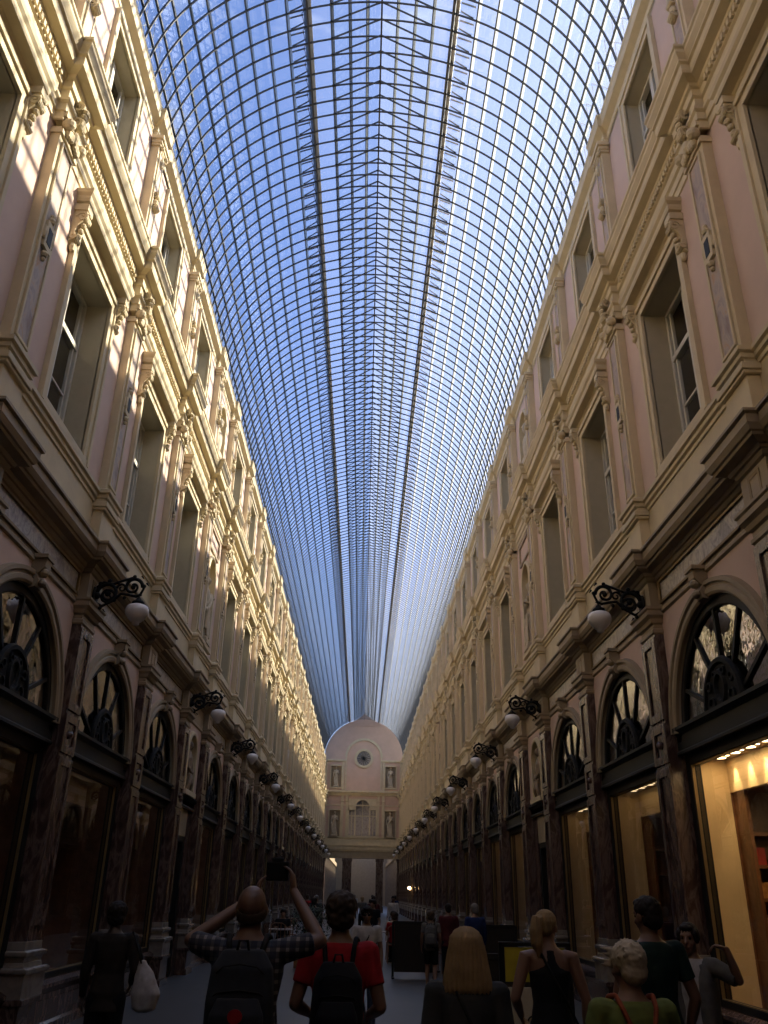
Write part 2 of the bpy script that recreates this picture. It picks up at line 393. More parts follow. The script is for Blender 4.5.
def make_mid_surround():
    mb = MB(); surround(mb, -.08, .73, 6.84, 9.42, .17, .045)
    mb.box(-.14, -.04, -.92, .92, 6.84, 6.93)
    o = mb.build('window_surround', M['cream'], bevel=.005)
    h = MB()
    h.band([(0,9.66),(.03,9.67),(.03,9.71),(.06,9.74),(.17,9.76),(.18,9.80),(.18,9.84),(.21,9.88),(.22,9.93),(.0,9.97)], .84, -.08)
    h.box(-.10, -.07, -.80, .80, 9.59, 9.70)
    for s in (-1, 1): h.box(-.26, -.07, *sorted((s*.84, s*1.02)), 9.60, 9.70)
    h.build('hood', M['cream'], o)
    c = MB()
    for s in (-1, 1):
        y0, y1 = sorted((s*.86, s*1.0))
        c.ext_xz([(-.08,9.62),(-.25,9.60),(-.25,9.50),(-.22,9.44),(-.17,9.38),(-.14,9.28),(-.15,9.20),(-.13,9.12),(-.08,9.08)], y0, y1)
        scroll(c, -.20, 9.50, .075, y0-.012, y1+.012, a0=0, t=.03); scroll(c, -.13, 9.18, .045, y0-.012, y1+.012, a0=PI, t=.025)
        for k in range(5): c.ball((-.255+.022*k, s*.93, 9.56-.085*k), .038, 8, ry=.05)
        c.ball((-.12, s*.93, 9.05), .045, 8, rz=.07)
    c.build('console', M['cream'], o)
    return o
def make_top_surround():
    mb = MB(); surround(mb, .08, .64, 11.42, 13.72, .16, .04, bottom=True)
    return mb.build('window_surround', M['cream'], bevel=.005)

# windows (structure): frame with bars, pane, ornament
def make_casement(hy, z0, z1, x, tz, name='window'):
    """returns an Empty-rooted window: wood frame with centre mullion and transom, glass panes"""
    root = empty(name)
    f = MB(); t = .055
    for s in (-1, 1): f.box(x-.03, x+.05, *sorted((s*hy, s*(hy-t))), z0, z1)
    for a, b in ((z0, z0+.09), (z1-t, z1), (tz-.04, tz+.04)): f.box(x-.035, x+.05, -hy+t, hy-t, a, b)
    f.box(x-.045, x+.04, -.045, .045, z0+.09, z1-t)
    for s in (-1, 1):
        for y in (s*.11, s*(hy-.12)): f.box(x-.01, x+.03, y-.022, y+.022, z0+.09, z1-t)
        f.box(x-.01, x+.03, *sorted((s*.1, s*(hy-.1))), z0+.09+(tz-z0-.09)*.47, z0+.09+(tz-z0-.09)*.47+.03)
    f.build('sash_frame', M['wood'], root)
    g = MB(); g.quad((x+.012,-hy+.03,z0+.03),(x+.012,hy-.03,z0+.03),(x+.012,hy-.03,z1-.03),(x+.012,-hy+.03,z1-.03))
    g.build('pane', M['glass'], root)
    return root
def make_arch_window():
    root = empty('window'); x = -.035; R = 1.38; zc = 3.43
    f = MB()
    f.ring([(R,x-.02),(R-.11,x-.03),(R-.13,x-.02),(R-.13,x+.03),(R,x+.03)], zc, 4, 176, 40)
    f.ring([(1.0,x-.0),(.985,x-.02),(.97,x-.0),(.985,x+.02)], zc, 4, 176, 30) if False else None
    for a in (90, 60, 120, 27, 153):
        ca, sa = math.cos(math.radians(a)), math.sin(math.radians(a)); r0, r1 = .5, R-.08
        n = (-sa*.032, ca*.032)
        f.grid([[(xx, r0*ca+n[0]*k, zc+r0*sa*1.15+n[1]*k) for xx, k in ((x-.018,.7),(x-.018,-.7),(x+.012,-.7),(x+.012,.7))],
                [(xx, r1*ca+n[0]*k, zc+r1*sa+n[1]*k) for xx, k in ((x-.018,.7),(x-.018,-.7),(x+.012,-.7),(x+.012,.7))]])
    f.build('fan_frame', M['black'], root)
    h = MB(); n = 20
    pts = [(.50*math.cos(PI*i/n), zc+.12+.56*math.sin(PI*i/n)) for i in range(n+1)]
    h.ext_yz([(-.5, zc+.1)] + pts[::-1] + [(.5, zc+.1)], x-.045, x+.0)
    h.ring([(.52,x-.04),(.50,x-.075),(.46,x-.075),(.44,x-.04)], zc+.12, 0, 180, 24, sz=1.12)
    h.ring([(.16,x-.04),(.14,x-.08),(.11,x-.08),(.09,x-.04)], zc+.36, 0, 360, 16, sz=1.35)
    for s in (-1, 1):
        for (cy, cz, r) in ((.27,.22,.085),(.30,.42,.06),(.12,.52,.05),(.16,.14,.045)):
            h.ring([(r,x-.04),(r,x-.07),(r-.022,x-.07),(r-.022,x-.04)], zc+cz, 0, 330, 12, yc=s*cy)
    h.build('fan_ornament', M['iron'], root)
    g = MB(); n = 24
    for i in range(n):
        a, b = PI*i/n, PI*(i+1)/n
        g.quad((x+.01,R*math.cos(a),zc),(x+.01,R*math.cos(a),zc+R*math.sin(a)),(x+.01,R*math.cos(b),zc+R*math.sin(b)),(x+.01,R*math.cos(b),zc))
    g.build('pane', M['archglass'], root)
    return root
def make_shop_window():
    root = empty('window'); x = .03; hy = 1.5; z0, z1 = .6, 3.28
    f = MB()
    for s in (-1, 1): f.box(x-.05, x+.08, *sorted((s*hy, s*(hy-.13))), z0, z1)
    f.box(x-.05, x+.08, -hy+.13, hy-.13, z0, z0+.07); f.box(x-.05, x+.08, -hy+.13, hy-.13, z1-.13, z1)
    f.build('shop_frame', M['black'], root, bevel=.004)
    e = MB(); a = hy-.13
    for s in (-1, 1): e.box(x-.035, x+.0, *sorted((s*a, s*(a-.007))), z0+.07, z1-.13)
    e.box(x-.035, x, -a, a, z0+.07, z0+.078); e.box(x-.035, x, -a, a, z1-.138, z1-.13)
    e.build('brass_bead', M['gold'], root)
    g = MB(); g.quad((x+.01,-a,z0+.07),(x+.01,a,z0+.07),(x+.01,a,z1-.13),(x+.01,-a,z1-.13))
    g.build('pane', M['shopglass'], root)
    return root
def make_door():
    root = empty('door'); x = .12
    f = MB()
    for s in (-1, 1): f.box(x-.14, x+.05, *sorted((s*.62, s*.5)), 0, 2.75)
    f.box(x-.14, x+.05, -.5, .5, 2.63, 2.75)
    f.build('door_frame', M['black'], root, bevel=.004)
    l = MB(); l.box(x, x+.05, -.5, .5, .02, 2.63)
    for s in (-1, 1): l.box(x-.02, x, *sorted((s*.48, s*.40)), .1, 2.55)
    l.box(x-.02, x, -.4, .4, .1, .3); l.box(x-.02, x, -.4, .4, .95, 1.08); l.box(x-.02, x, -.4, .4, 2.45, 2.55)
    l.build('door_leaf', M['green'], root, bevel=.004)
    h = MB(); h.tube([(x-.02,.42,1.0),(x-.07,.42,1.0),(x-.07,.42,1.2),(x-.02,.42,1.2)], .012)
    h.build('door_handle', M['gold'], root)
    return root

ARCHP = make_bay_wall(); NICHEP = make_niche_wall()
protos = {'bay_wall': ARCHP, 'niche_wall': NICHEP, 'archivolt': make_archivolt(), 'niche_surround': make_niche_archivolt(),
          'frieze': make_frieze(), 'dent': make_dentils(B), 'dentn': make_dentils(NB), 'lintel': make_lintel(B, 1.53), 'linteln': make_lintel(NB, 1.04, 3.32, 3.56),
          'sill': make_sill(), 'gp': make_ground_pilaster(), 'pil': make_pilaster(), 'tp': make_top_pilaster(), 'ms': make_mid_surround(), 'ts': make_top_surround(),
          'wmid': make_casement(.73, 6.95, 9.42, .27, 8.62), 'wtop': make_casement(.64, 11.5, 13.72, .33, 12.95), 'warch': make_arch_window(), 'wshop': make_shop_window(), 'door': make_door()}
used = set()
def put(key, parent, sg, y):
    first = key not in used; used.add(key)
    return place(protos[key], parent, sg*W, y, 0 if sg > 0 else PI, first)

C1 = [(0,5.10),(.03,5.12),(.03,5.16),(.015,5.18),(.015,5.55),(.04,5.57),(.06,5.61),(.08,5.62),(.10,5.66),(.19,5.69),(.20,5.72),(.22,5.73),(.25,5.79),(.25,5.88),(.28,5.90),(.28,5.93),(.0,5.96)]
C2 = [(0,6.60),(.03,6.61),(.03,6.66),(.06,6.68),(.06,6.73),(.09,6.75),(.09,6.80),(.0,6.85)]
C3 = [(0,9.98),(.02,9.99),(.02,10.10),(.04,10.11),(.04,10.22),(.07,10.25),(.07,10.29),(.03,10.30),(.03,10.46),(.06,10.48),(.06,10.59),(.09,10.61),(.10,10.65),(.20,10.69),(.21,10.73),(.21,10.82),(.24,10.84),(.24,10.87),(.28,10.95),(.28,11.00),(.30,11.02),(.30,11.06),(-.14,11.12)]
C4 = [(0,13.92),(.03,13.93),(.03,14.02),(.045,14.03),(.045,14.10),(.05,14.13),(.16,14.19),(.165,14.22),(.165,14.36),(.18,14.39),(.18,14.44),(-.35,14.46)]
NSTAT = []
nwin = ndoor = 0
for sg in (1, -1):
    side = 'right' if sg > 0 else 'left'
    wall = empty('wall_' + side); tag(wall, kind='structure')
    P = PIL[sg]; ks = sorted(P); steps = [P[k] for k in ks]
    for nm, pr, wl, hw, r in (('ground_cornice', C1, 3.92, .27, .12), ('dado_moulding', C2, 3.92, .26, .14), ('middle_cornice', C3, 3.92, .27, .11), ('roof_cornice', C4, 4.11, .18, .07)):
        mb = MB(); mb.sweep(pr, wl, sg, YS, YE, steps, hw, r)
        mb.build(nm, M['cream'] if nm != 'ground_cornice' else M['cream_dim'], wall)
    for k in ks:
        for key in ('gp', 'pil', 'tp'): put(key, wall, sg, P[k])
    for k in ks[:-1]:
        yc = (P[k] + P[k+1])/2
        if k in NICHE:
            for key in ('niche_wall', 'niche_surround', 'dentn', 'linteln'): put(key, wall, sg, yc)
            o = put('door', None, sg, yc); ndoor += 1; o.name = 'door_%d' % ndoor; tag(o, kind='structure')
            if k >= 3: NSTAT.append((sg, k, yc))
        else:
            for key in ('bay_wall', 'archivolt', 'frieze', 'dent', 'lintel', 'sill', 'ms', 'ts'): put(key, wall, sg, yc)
            for key in ('wshop', 'warch', 'wmid', 'wtop'):
                o = put(key, None, sg, yc); nwin += 1; o.name = 'window_%d' % nwin; tag(o, kind='structure')
    # the building behind the facade: storey slabs, back wall, roof (keeps daylight out of the rooms)
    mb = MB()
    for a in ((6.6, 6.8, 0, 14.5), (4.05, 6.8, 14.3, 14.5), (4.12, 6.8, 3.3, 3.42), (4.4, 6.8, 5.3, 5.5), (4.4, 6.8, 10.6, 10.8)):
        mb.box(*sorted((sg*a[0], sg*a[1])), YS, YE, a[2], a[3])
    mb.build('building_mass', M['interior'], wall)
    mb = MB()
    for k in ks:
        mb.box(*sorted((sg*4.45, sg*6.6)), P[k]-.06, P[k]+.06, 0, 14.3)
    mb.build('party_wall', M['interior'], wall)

# ------------------------------------------------------------------ end wall, added closing wall at the back, floor
def build_end():
    w = empty('wall_front'); tag(w, kind='structure')
    x1 = 4.12; y = YE
    f = MB()
    # storey with window (6.0..11.1) and attic + tympanum up to the vault
    def fld(x0, x1_, z0, z1, m=0): f.box(x0, x1_, y, y+.4, z0, z1, m)
    hole = [(-3.45,-2.35,6.95,9.45),(2.35,3.45,6.95,9.45)]
    for s in (-1, 1):
        a = sorted
        fld(*a((s*3.40, s*x1)), 5.9, 14.5); fld(*a((s*1.45, s*2.30)), 5.9, 14.5)
        fld(*a((s*2.30, s*3.40)), 5.9, 6.95); fld(*a((s*2.30, s*3.40)), 9.45, 11.75); fld(*a((s*2.30, s*3.40)), 13.85, 14.5)
        f.box(*a((s*2.30, s*3.40)), y+.25, y+.4, 6.9, 13.9, 1)
    fld(-1.45, 1.45, 5.9, 6.95); fld(-1.45, 1.45, 10.6, 14.5)
    fld(-4.12, 4.12, 14.49, 14.5)
    n = 48; c0 = 14.5; R = 4.22
    ocx, ocz, orr = 0, 14.65, .80
    for i in range(n):                                    # tympanum between the round window and the vault
        a, b = 2*PI*i/n, 2*PI*(i+1)/n
        def outer(t):
            dx, dz = math.cos(t), math.sin(t)
            if dz < -.02:
                s_ = min(4.12/abs(dx) if abs(dx) > 1e-6 else 99, (ocz-14.45)/abs(dz)) ; return None
            bq = dz*(ocz-c0); q = -bq + math.sqrt(bq*bq - ((ocz-c0)**2 - R*R)); return (dx*q, ocz+dz*q)
    # column slices
    N = 80
    for i in range(N):
        xa, xb = -4.12+8.24*i/N, -4.12+8.24*(i+1)/N
        za, zb = c0+math.sqrt(max(0, R*R-xa*xa)), c0+math.sqrt(max(0, R*R-xb*xb))
        f.add([(xa,y,14.5),(xb,y,14.5),(xb,y,zb),(xa,y,za),(xa,y+.4,14.5),(xb,y+.4,14.5),(xb,y+.4,zb),(xa,y+.4,za)],
              [(0,3,2,1),(4,5,6,7),(0,1,5,4),(2,3,7,6),(1,2,6,5),(3,0,4,7)])
    f.add([(-1.9,y-.03,18.0),(1.9,y-.03,18.0),(0,y-.03,19.35),(-1.9,y+.3,18.0),(1.9,y+.3,18.0),(0,y+.3,19.35)], [(0,1,2),(3,5,4),(0,3,4,1),(1,4,5,2),(2,5,3,0)])
    f.build('end_wall_field', [M['pink_warm'], M['cream_dim']], w)
    m = MB()
    # mouldings
    for z0, z1, d in ((5.55,5.7,.12),(5.7,6.05,.2),(6.05,6.12,.28),(6.12,6.8,.05),(6.8,6.9,.12),(9.9,10.0,.06),(10.9,11.05,.12),(11.05,11.2,.22),(11.2,11.4,.38),(14.28,14.36,.08),(14.36,14.5,.16)):
        if z0 > 14: 
            for s in (-1, 1): m.box(*sorted((s*1.85, s*4.12)), y-d, y, z0, z1)
        else: m.box(-4.12, 4.12, y-d, y, z0, z1)
    for s in (-1, 1):
        for xc, hw in ((3.95,.14),(2.12,.12),(1.62,.1)):
            m.box(s*xc-hw, s*xc+hw, y-.14, y, 6.9, 10.9); m.box(s*xc-hw-.04, s*xc+hw+.04, y-.2, y, 10.3, 10.5)
            if xc > 1.7: m.box(s*xc-hw, s*xc+hw, y-.1, y, 11.4, 14.28)
        for z0, z1 in ((6.95,9.45),(11.75,13.85)):
            for a, b in ((2.20,2.30),(3.40,3.50)): m.box(*sorted((s*a, s*b)), y-.08, y, z0-.1, z1+.1)
            m.box(*sorted((s*2.2, s*3.5)), y-.1, y, z1, z1+.12); m.box(*sorted((s*2.2, s*3.5)), y-.12, y, z0-.14, z0)
        m.box(*sorted((s*1.78, s*1.92)), y-.1, y, 11.4, 14.9)
    def aring(R0, R1, cz, d, x0=0, a0=0, a1=180, n=36, mi=0):
        r = []
        for i in range(n+1):
            t = math.radians(a0+(a1-a0)*i/n); c, s_ = math.cos(t), math.sin(t)
            r.append([(x0+R0*c, y, cz+R0*s_),(x0+R0*c, y-d, cz+R0*s_),(x0+R1*c, y-d, cz+R1*s_),(x0+R1*c, y, cz+R1*s_)])
        m.grid(r, mi, caps=False)
    aring(1.75, 2.0, 14.75, .12)
    aring(.74, 1.0, 14.66, .14, a1=360); aring(.86, .94, 14.66, .2, a1=360)
    aring(.72, .9, 9.75, .12)
    m.build('end_wall_moulding', M['cream'], w)
    return w
build_end()
# round window and the three-light window of the end wall
def end_windows():
    global nwin
    y = YE
    nwin += 1; r = tag(empty('window_%d' % nwin, (0, y, 14.66)), kind='structure')
    f = MB()
    for k in range(8):
        a = PI*k/8; f.grid([[(.73*math.cos(a)*s-.02*math.sin(a)*q, -.05+e, .73*math.sin(a)*s+.02*math.cos(a)*q) for q, e in ((1,0),(-1,0),(-1,.04),(1,.04))] for s in (-1, 1)])
    f.lathe([(.15,0),(.15,.02)], 0, 0, 12)
    for v in f.v[-24:]: pass
    g = MB(); g.grid([[(.75*math.cos(2*PI*j/32), -.02+e, .75*math.sin(2*PI*j/32)) for j in range(32)] for e in (0, .01)])
    f.build('tracery', M['black'], r); g.build('pane', M['archglass'], r)
    nwin += 1; r = tag(empty('window_%d' % nwin, (0, y, 0)), kind='structure')
    f = MB()
    for x in (-1.45,-.75,.75,1.45): f.box(x-.07, x+.07, -.08, .3, 6.95, 9.75)
    f.box(-1.5, -.75, -.08, .3, 9.5, 9.75); f.box(.75, 1.5, -.08, .3, 9.5, 9.75); f.box(-1.5, 1.5, -.1, .3, 6.9, 7.05)
    for x in (-1.1, 0, 1.1): f.box(x-.03, x+.03, .1, .16, 6.95, 10.4 if x == 0 else 9.5)
    f.box(-1.4, 1.4, .1, .16, 8.9, 8.98); f.box(-1.5, 1.5, .35, .4, 9.75, 10.65) if False else None
    # spandrel over the side lights and round the arched centre light
    n = 24
    for i in range(n):
        xa, xb = -1.5+3.0*i/n, -1.5+3.0*(i+1)/n
        za = 9.75+math.sqrt(max(0,.72**2-xa*xa)) if abs(xa) < .72 else 9.75
        zb = 9.75+math.sqrt(max(0,.72**2-xb*xb)) if abs(xb) < .72 else 9.75
        f.add([(xa,0,za),(xb,0,zb),(xb,0,10.62),(xa,0,10.62)], [(0,1,2,3)])
    f.build('window_stonework', M['cream'], r)
    g = MB(); g.quad((-1.4,.2,7),(1.4,.2,7),(1.4,.2,10.5),(-1.4,.2,10.5)); g.build('pane', M['glass'], r)
    g = MB(); g.box(-1.6, 1.6, 1.2, 1.3, 6.8, 10.8); g.box(-1.6, -1.5, .4, 1.3, 6.8, 10.8); g.box(1.5, 1.6, .4, 1.3, 6.8, 10.8); g.box(-1.6, 1.6, .4, 1.3, 10.7, 10.8); g.box(-1.6, 1.6, .4, 1.3, 6.75, 6.85); g.build('window_recess', M['marble_grey'], r)
end_windows()
g = MB()      # ground storey of the end: dark piers and beam with three openings
for x, h in ((-4.0,.35),(-1.42,.46),(1.85,.36),(4.0,.42)):
    g.box(x-h, x+h, YE-.1, YE+.7, 0, 4.9); g.box(x-h-.06, x+h+.06, YE-.16, YE+.7, 0, .5); g.box(x-h-.06, x+h+.06, YE-.18, YE+.7, 4.62, 4.9)
g.build('trim_1', M['marble_red'], None); tag(bpy.data.objects['trim_1'], kind='structure')
g = MB(); g.box(-4.3, 4.3, YE-.1, YE+.7, 4.9, 5.15, 0); g.box(-4.3, 4.3, YE-.06, YE+.7, 5.15, 5.6, 1); g.box(-4.3, 4.3, YE+.3, YE+.7, 5.6, 6.0, 1)
g.build('trim_2', [M['cream_dim'], M['cream_dim']], None); tag(bpy.data.objects['trim_2'], kind='structure')

m, nt, b = nodes('grey_stone_paving')
tc = nt.nodes.new('ShaderNodeTexCoord'); br = nt.nodes.new('ShaderNodeTexBrick'); br.inputs['Scale'].default_value = 1
br.inputs['Brick Width'].default_value = .9; br.inputs['Row Height'].default_value = .6; br.inputs['Mortar Size'].default_value = .008
br.inputs['Color1'].default_value = (.034,.034,.036,1); br.inputs['Color2'].default_value = (.024,.025,.027,1); br.inputs['Mortar'].default_value = (.03,.03,.03,1)
nt.links.new(tc.outputs['Object'], br.inputs['Vector']); nt.links.new(br.outputs['Color'], b.inputs['Base Color']); b.inputs['Roughness'].default_value = .5
bump(nt, b, noise_tex(nt, 3), .01, .1); M['floor'] = m
g = MB(); g.box(-8, 8, YS-1, 150, -.2, 0); tag(g.build('floor', M['floor']), kind='structure')
g = MB(); g.box(-6.8, 6.8, YS-.4, YS, 0, 14.6)  # unseen wall added to shut out light where the passage really continues
N = 24
for i in range(N):
    xa, xb = -4.2+8.4*i/N, -4.2+8.4*(i+1)/N
    za, zb = [14.5+math.sqrt(max(0, 4.2**2-x*x)) for x in (xa, xb)]
    g.add([(xa,YS,14.4),(xb,YS,14.4),(xb,YS,zb),(xa,YS,za)], [(0,1,2,3)])
tag(g.build('wall_back_blocker', M['pink']), kind='structure')
# the next gallery seen through the end wall openings, with an added unseen slab above
w = empty('wall_beyond'); tag(w, kind='structure')
for sg in (-1, 1):
    q = MB(); q.box(*sorted((sg*4.3, sg*4.8)), YE+6, 150, 0, 9.6 if sg < 0 else 10.6, 0)  # right-hand wall raised to shape the sunlit band opposite
    for i in range(22): q.box(*sorted((sg*4.05, sg*4.3)), YE+6+i*2.6, YE+6.5+i*2.6, 0, 5.6, 1)
    q.box(*sorted((sg*3.95, sg*4.3)), YE+6, 150, 5.6, 6.1, 0)
    q.box(*sorted((sg*4.2, sg*4.3)), YE+6, 150, .6, 3.4, 2)
    q.build('far_wall', [M['cream_dim'], M['marble_base'], M['black']], w)
q = MB(); q.box(-4.8, 4.8, 149, 150, 0, 12, 0); q.box(-8, -2.2, YE+.9, 150, 9.6, 9.8, 0); q.build('far_end_and_sun_slab', M['cream_dim'], w)  # end wall, plus an overhead slab added to block sun and skylight
q = MB(); q.box(-8, -4.3, YE+.7, YE+6, 0, .01); 
for sg in (-1, 1): q.box(*sorted((sg*7.6, sg*8)), YE+.7, YE+6, 0, 9, 0)
q.build('cross_street_wall', M['marble_grey'], w)

# ------------------------------------------------------------------ glass roof
ceil = empty('ceiling'); tag(ceil, kind='structure')
RC, RR, CX = 14.5, 4.2, -.04
def pol(a, r=RR): t = math.radians(a); return (CX + r*math.sin(t), RC + r*math.cos(t))
RIDGE = 19.28; AJ = 15.2
def rib_path_sections():
    return None
def make_rib():
    mb = MB(); t = .011
    def strip(pts, d0, d1):
        rings = []
        for i, (x, z) in enumerate(pts):
            a, b = pts[max(0, i-1)], pts[min(len(pts)-1, i+1)]
            dx, dz = b[0]-a[0], b[1]-a[1]; L = math.hypot(dx, dz); nx, nz = dz/L, -dx/L
            if nz > 0: nx, nz = -nx, -nz
            rings.append([(x+nx*d0,-t,z+nz*d0),(x+nx*d0,t,z+nz*d0),(x+nx*d1,t,z+nz*d1),(x+nx*d1,-t,z+nz*d1)])
        mb.grid(rings)
    strip([pol(-88+176*i/56) for i in range(57)], -.005, .035)
    for s in (-1, 1):
        x0, z0 = pol(s*AJ)
        strip([(x0, z0+.01), (CX, RIDGE)], -.005, .03)
        for k in (0, .19):                                 # vent brackets beside the long beams
            n = 6; pts = []
            for i in range(n+1):
                a = 22.6 + i*.72
                pts.append(pol(s*a, RR+.03+(.09*(1-i/n)**1.3 if k == 0 else .07)))
            mb.grid([[(x,k-.012,z-.014),(x,k+.012,z-.014),(x,k+.012,z+.014),(x,k-.012,z+.014)] for x, z in pts])
    return mb.build('rib', M['steel'])
rib0 = make_rib()
RS = .384; ys = [YS + .2 + RS*i for i in range(int((YE-YS)/RS))]
near = [y for y in ys if y > 7.5][:99]
far = [y for y in ys if y not in near]
for i, y in enumerate(near):
    o = rib0 if i == 0 else rib0.copy()
    if i: COL.objects.link(o)
    o.parent = ceil; o.location = (0, y, 0)
mb = MB(); rv = [v.co.copy() for v in rib0.data.vertices]; rf = [tuple(p.vertices) for p in rib0.data.polygons]
for y in far: mb.add([(v.x, v.y+y, v.z) for v in rv], rf)
tag(mb.build('far_ribs', M['steel'], ceil), kind='stuff')
ang = [s*(22+6.1*k) for s in (-1, 1) for k in range(1, 11)]
def radial_bar(a, hw, r0, r1, mat, name):
    t = math.radians(a); c, s = math.cos(t), math.sin(t)
    q = []
    for w_, r in ((-hw, r0), (hw, r0), (hw, r1), (-hw, r1)): q.append((CX + r*s + w_*c, RC + r*c - w_*s))
    mb = MB(); mb.grid([[(x, y, z) for x, z in q] for y in (YS, YE)]); return mb.build(name, mat, ceil)
def glazing_strip(pts):
    mb = MB(); mb.grid([[(x, y, z) for x, z in pts] for y in (YS, YE)], closed=False); return mb.build('glazing_strip', M['strip'], ceil)
for a in ang:
    radial_bar(a, .009, RR-.015, RR+.03, M['steel'], 'purlin')
    glazing_strip([pol(a+.1, RR+.02), pol(a+.95, RR+.02)])
for a in (-22, 21):
    radial_bar(a, .020, RR-.05, RR+.16, M['steel'], 'long_beam')
    radial_bar(a+1.0, .040, RR+.02, RR+.05, M['purlin'], 'long_beam_capping')
    mb = MB(); n = int((YE-YS)/.192)                     # open lattice web under the beam
    t = math.radians(a-.9 if a < 0 else a+.9); 
    for i in range(n):
        r0, r1 = (RR-.05, RR+.14) if i % 2 else (RR+.14, RR-.05)
        y0 = YS+i*.192
        mb.tube([(CX+r0*math.sin(t), y0, RC+r0*math.cos(t)), (CX+r1*math.sin(t), y0+.192, RC+r1*math.cos(t))], .009, 3)
    mb.build('beam_lattice', M['steel'], ceil)
for x, z in [(CX, RIDGE-.02)]:
    mb = MB(); mb.box(x-.02, x+.02, YS, YE, z-.06, z+.02); mb.build('ridge_bar', M['steel'], ceil)
mb = MB(); mb.box(CX-.015, CX+.015, YS, YE, RC+RR-.05, RC+RR-.01); mb.build('tie_bar', M['steel'], ceil)
xj, zj = pol(AJ)
for s in (-1, 1):
    for f in (0.02, .36, .70):
        x0, z0 = pol(s*AJ); x = x0 + (CX-x0)*f; z = z0 + (RIDGE-z0)*f
        mb = MB(); mb.box(x-.009, x+.009, YS, YE, z-.02, z+.03); mb.build('purlin', M['steel'], ceil)
        mb = MB(); mb.box(x+.01, x+.065, YS, YE, z+.015, z+.02); mb.build('glazing_strip', M['strip'], ceil)
# panes of the vault and of the raised ridge
g = MB(); prof = [pol(-88+ i*(88-AJ)/30, RR+.03) for i in range(31)] + [(CX, RIDGE+.04)] + [pol(AJ + i*(88-AJ)/30, RR+.03) for i in range(31)]
g.grid([[(x, y, z) for y in (YS, YE)] for x, z in prof], closed=False)
g.build('roof_glazing', M['roofglass'], ceil)
for s in (-1, 1):                                         # iron gutter at the springing
    mb = MB(); mb.box(*sorted((CX+s*4.10, CX+s*4.34)), YS, YE, 14.46, 14.60); mb.build('gutter', M['steel'], ceil)
# lattice wind bracing near the springing
mb = MB()
for s in (-1, 1):
    y = 6.0; 
    while y < 60:
        for a0, a1 in ((81, 71), (71, 81)):
            x0, z0 = pol(s*a0, RR+.12); x1, z1 = pol(s*a1, RR+.12)
            mb.tube([(x0,y,z0),(x1,y+.45,z1)], .006, 4)
        y += .45
mb.build('wind_bracing', M['purlin'], ceil)
# ------------------------------------------------------------------ figures and other free-standing things
def frame(yaw=0, pitch=0, roll=0): return Matrix.Rotation(yaw, 3, 'Z') @ Matrix.Rotation(pitch, 3, 'X') @ Matrix.Rotation(roll, 3, 'Y')
TMP = bpy.data.scenes.new('workbench')
class Form(MB):
    """closed rounded volumes that are fused into one continuous surface"""
    def ell(s, c, r, mat=None, n=14):
        c = Vector(c); mat = mat or Matrix.Identity(3); k = 8; rings = []
        for i in range(k+1):
            t = PI*(i+.05)/(k+.1)
            rings.append([tuple(c + mat @ Vector((r[0]*math.sin(t)*math.cos(2*PI*j/n), r[1]*math.sin(t)*math.sin(2*PI*j/n), -r[2]*math.cos(t)))) for j in range(n)])
        s.grid(rings)
    def limb(s, pts, rad, n=12):
        pts = [Vector(p) for p in pts]; P = []; R = []
        d0 = (pts[0]-pts[1]).normalized(); d1 = (pts[-1]-pts[-2]).normalized()
        for a in (1, .87, .5): P.append(pts[0] + d0*rad[0]*a); R.append(rad[0]*math.sqrt(max(.01, 1-a*a)))
        P += pts; R += list(rad)
        for a in (.5, .87, 1): P.append(pts[-1] + d1*rad[-1]*a); R.append(rad[-1]*math.sqrt(max(.01, 1-a*a)))
        s.tube(P, R, n)
    def rings(s, rs, n=22, p=2.0):
        """stack of (x, y, z, rx, ry) sections"""
        out = []
        for x, y, z, rx, ry in rs:
            R = []
            for j in range(n):
                c, q = math.cos(2*PI*j/n), math.sin(2*PI*j/n)
                R.append((x + rx*math.copysign(abs(c)**(2/p), c), y + ry*math.copysign(abs(q)**(2/p), q), z))
            out.append(R)
        s.grid(out)
    def fuse(s, name, mat, parent=None, voxel=.008, smooth=2, disp=None):
        o = s.build(name, mat); COL.objects.unlink(o); TMP.collection.objects.link(o)
        r = o.modifiers.new('r', 'REMESH'); r.mode = 'VOXEL'; r.voxel_size = voxel; r.use_smooth_shade = True
        if smooth:
            q = o.modifiers.new('s', 'SMOOTH'); q.factor = .5; q.iterations = smooth
        vl = TMP.view_layers[0]; vl.update(); dg = vl.depsgraph; me = bpy.data.meshes.new_from_object(o.evaluated_get(dg))
        o.modifiers.clear(); old = o.data; o.data = me; bpy.data.meshes.remove(old)
        TMP.collection.objects.unlink(o); COL.objects.link(o)
        if not me.materials: me.materials.append(mat)
        if disp:
            for v in me.vertices: v.co += v.normal*disp(v.co)
        for p in me.polygons: p.use_smooth = True
        if parent: o.parent = parent
        return o

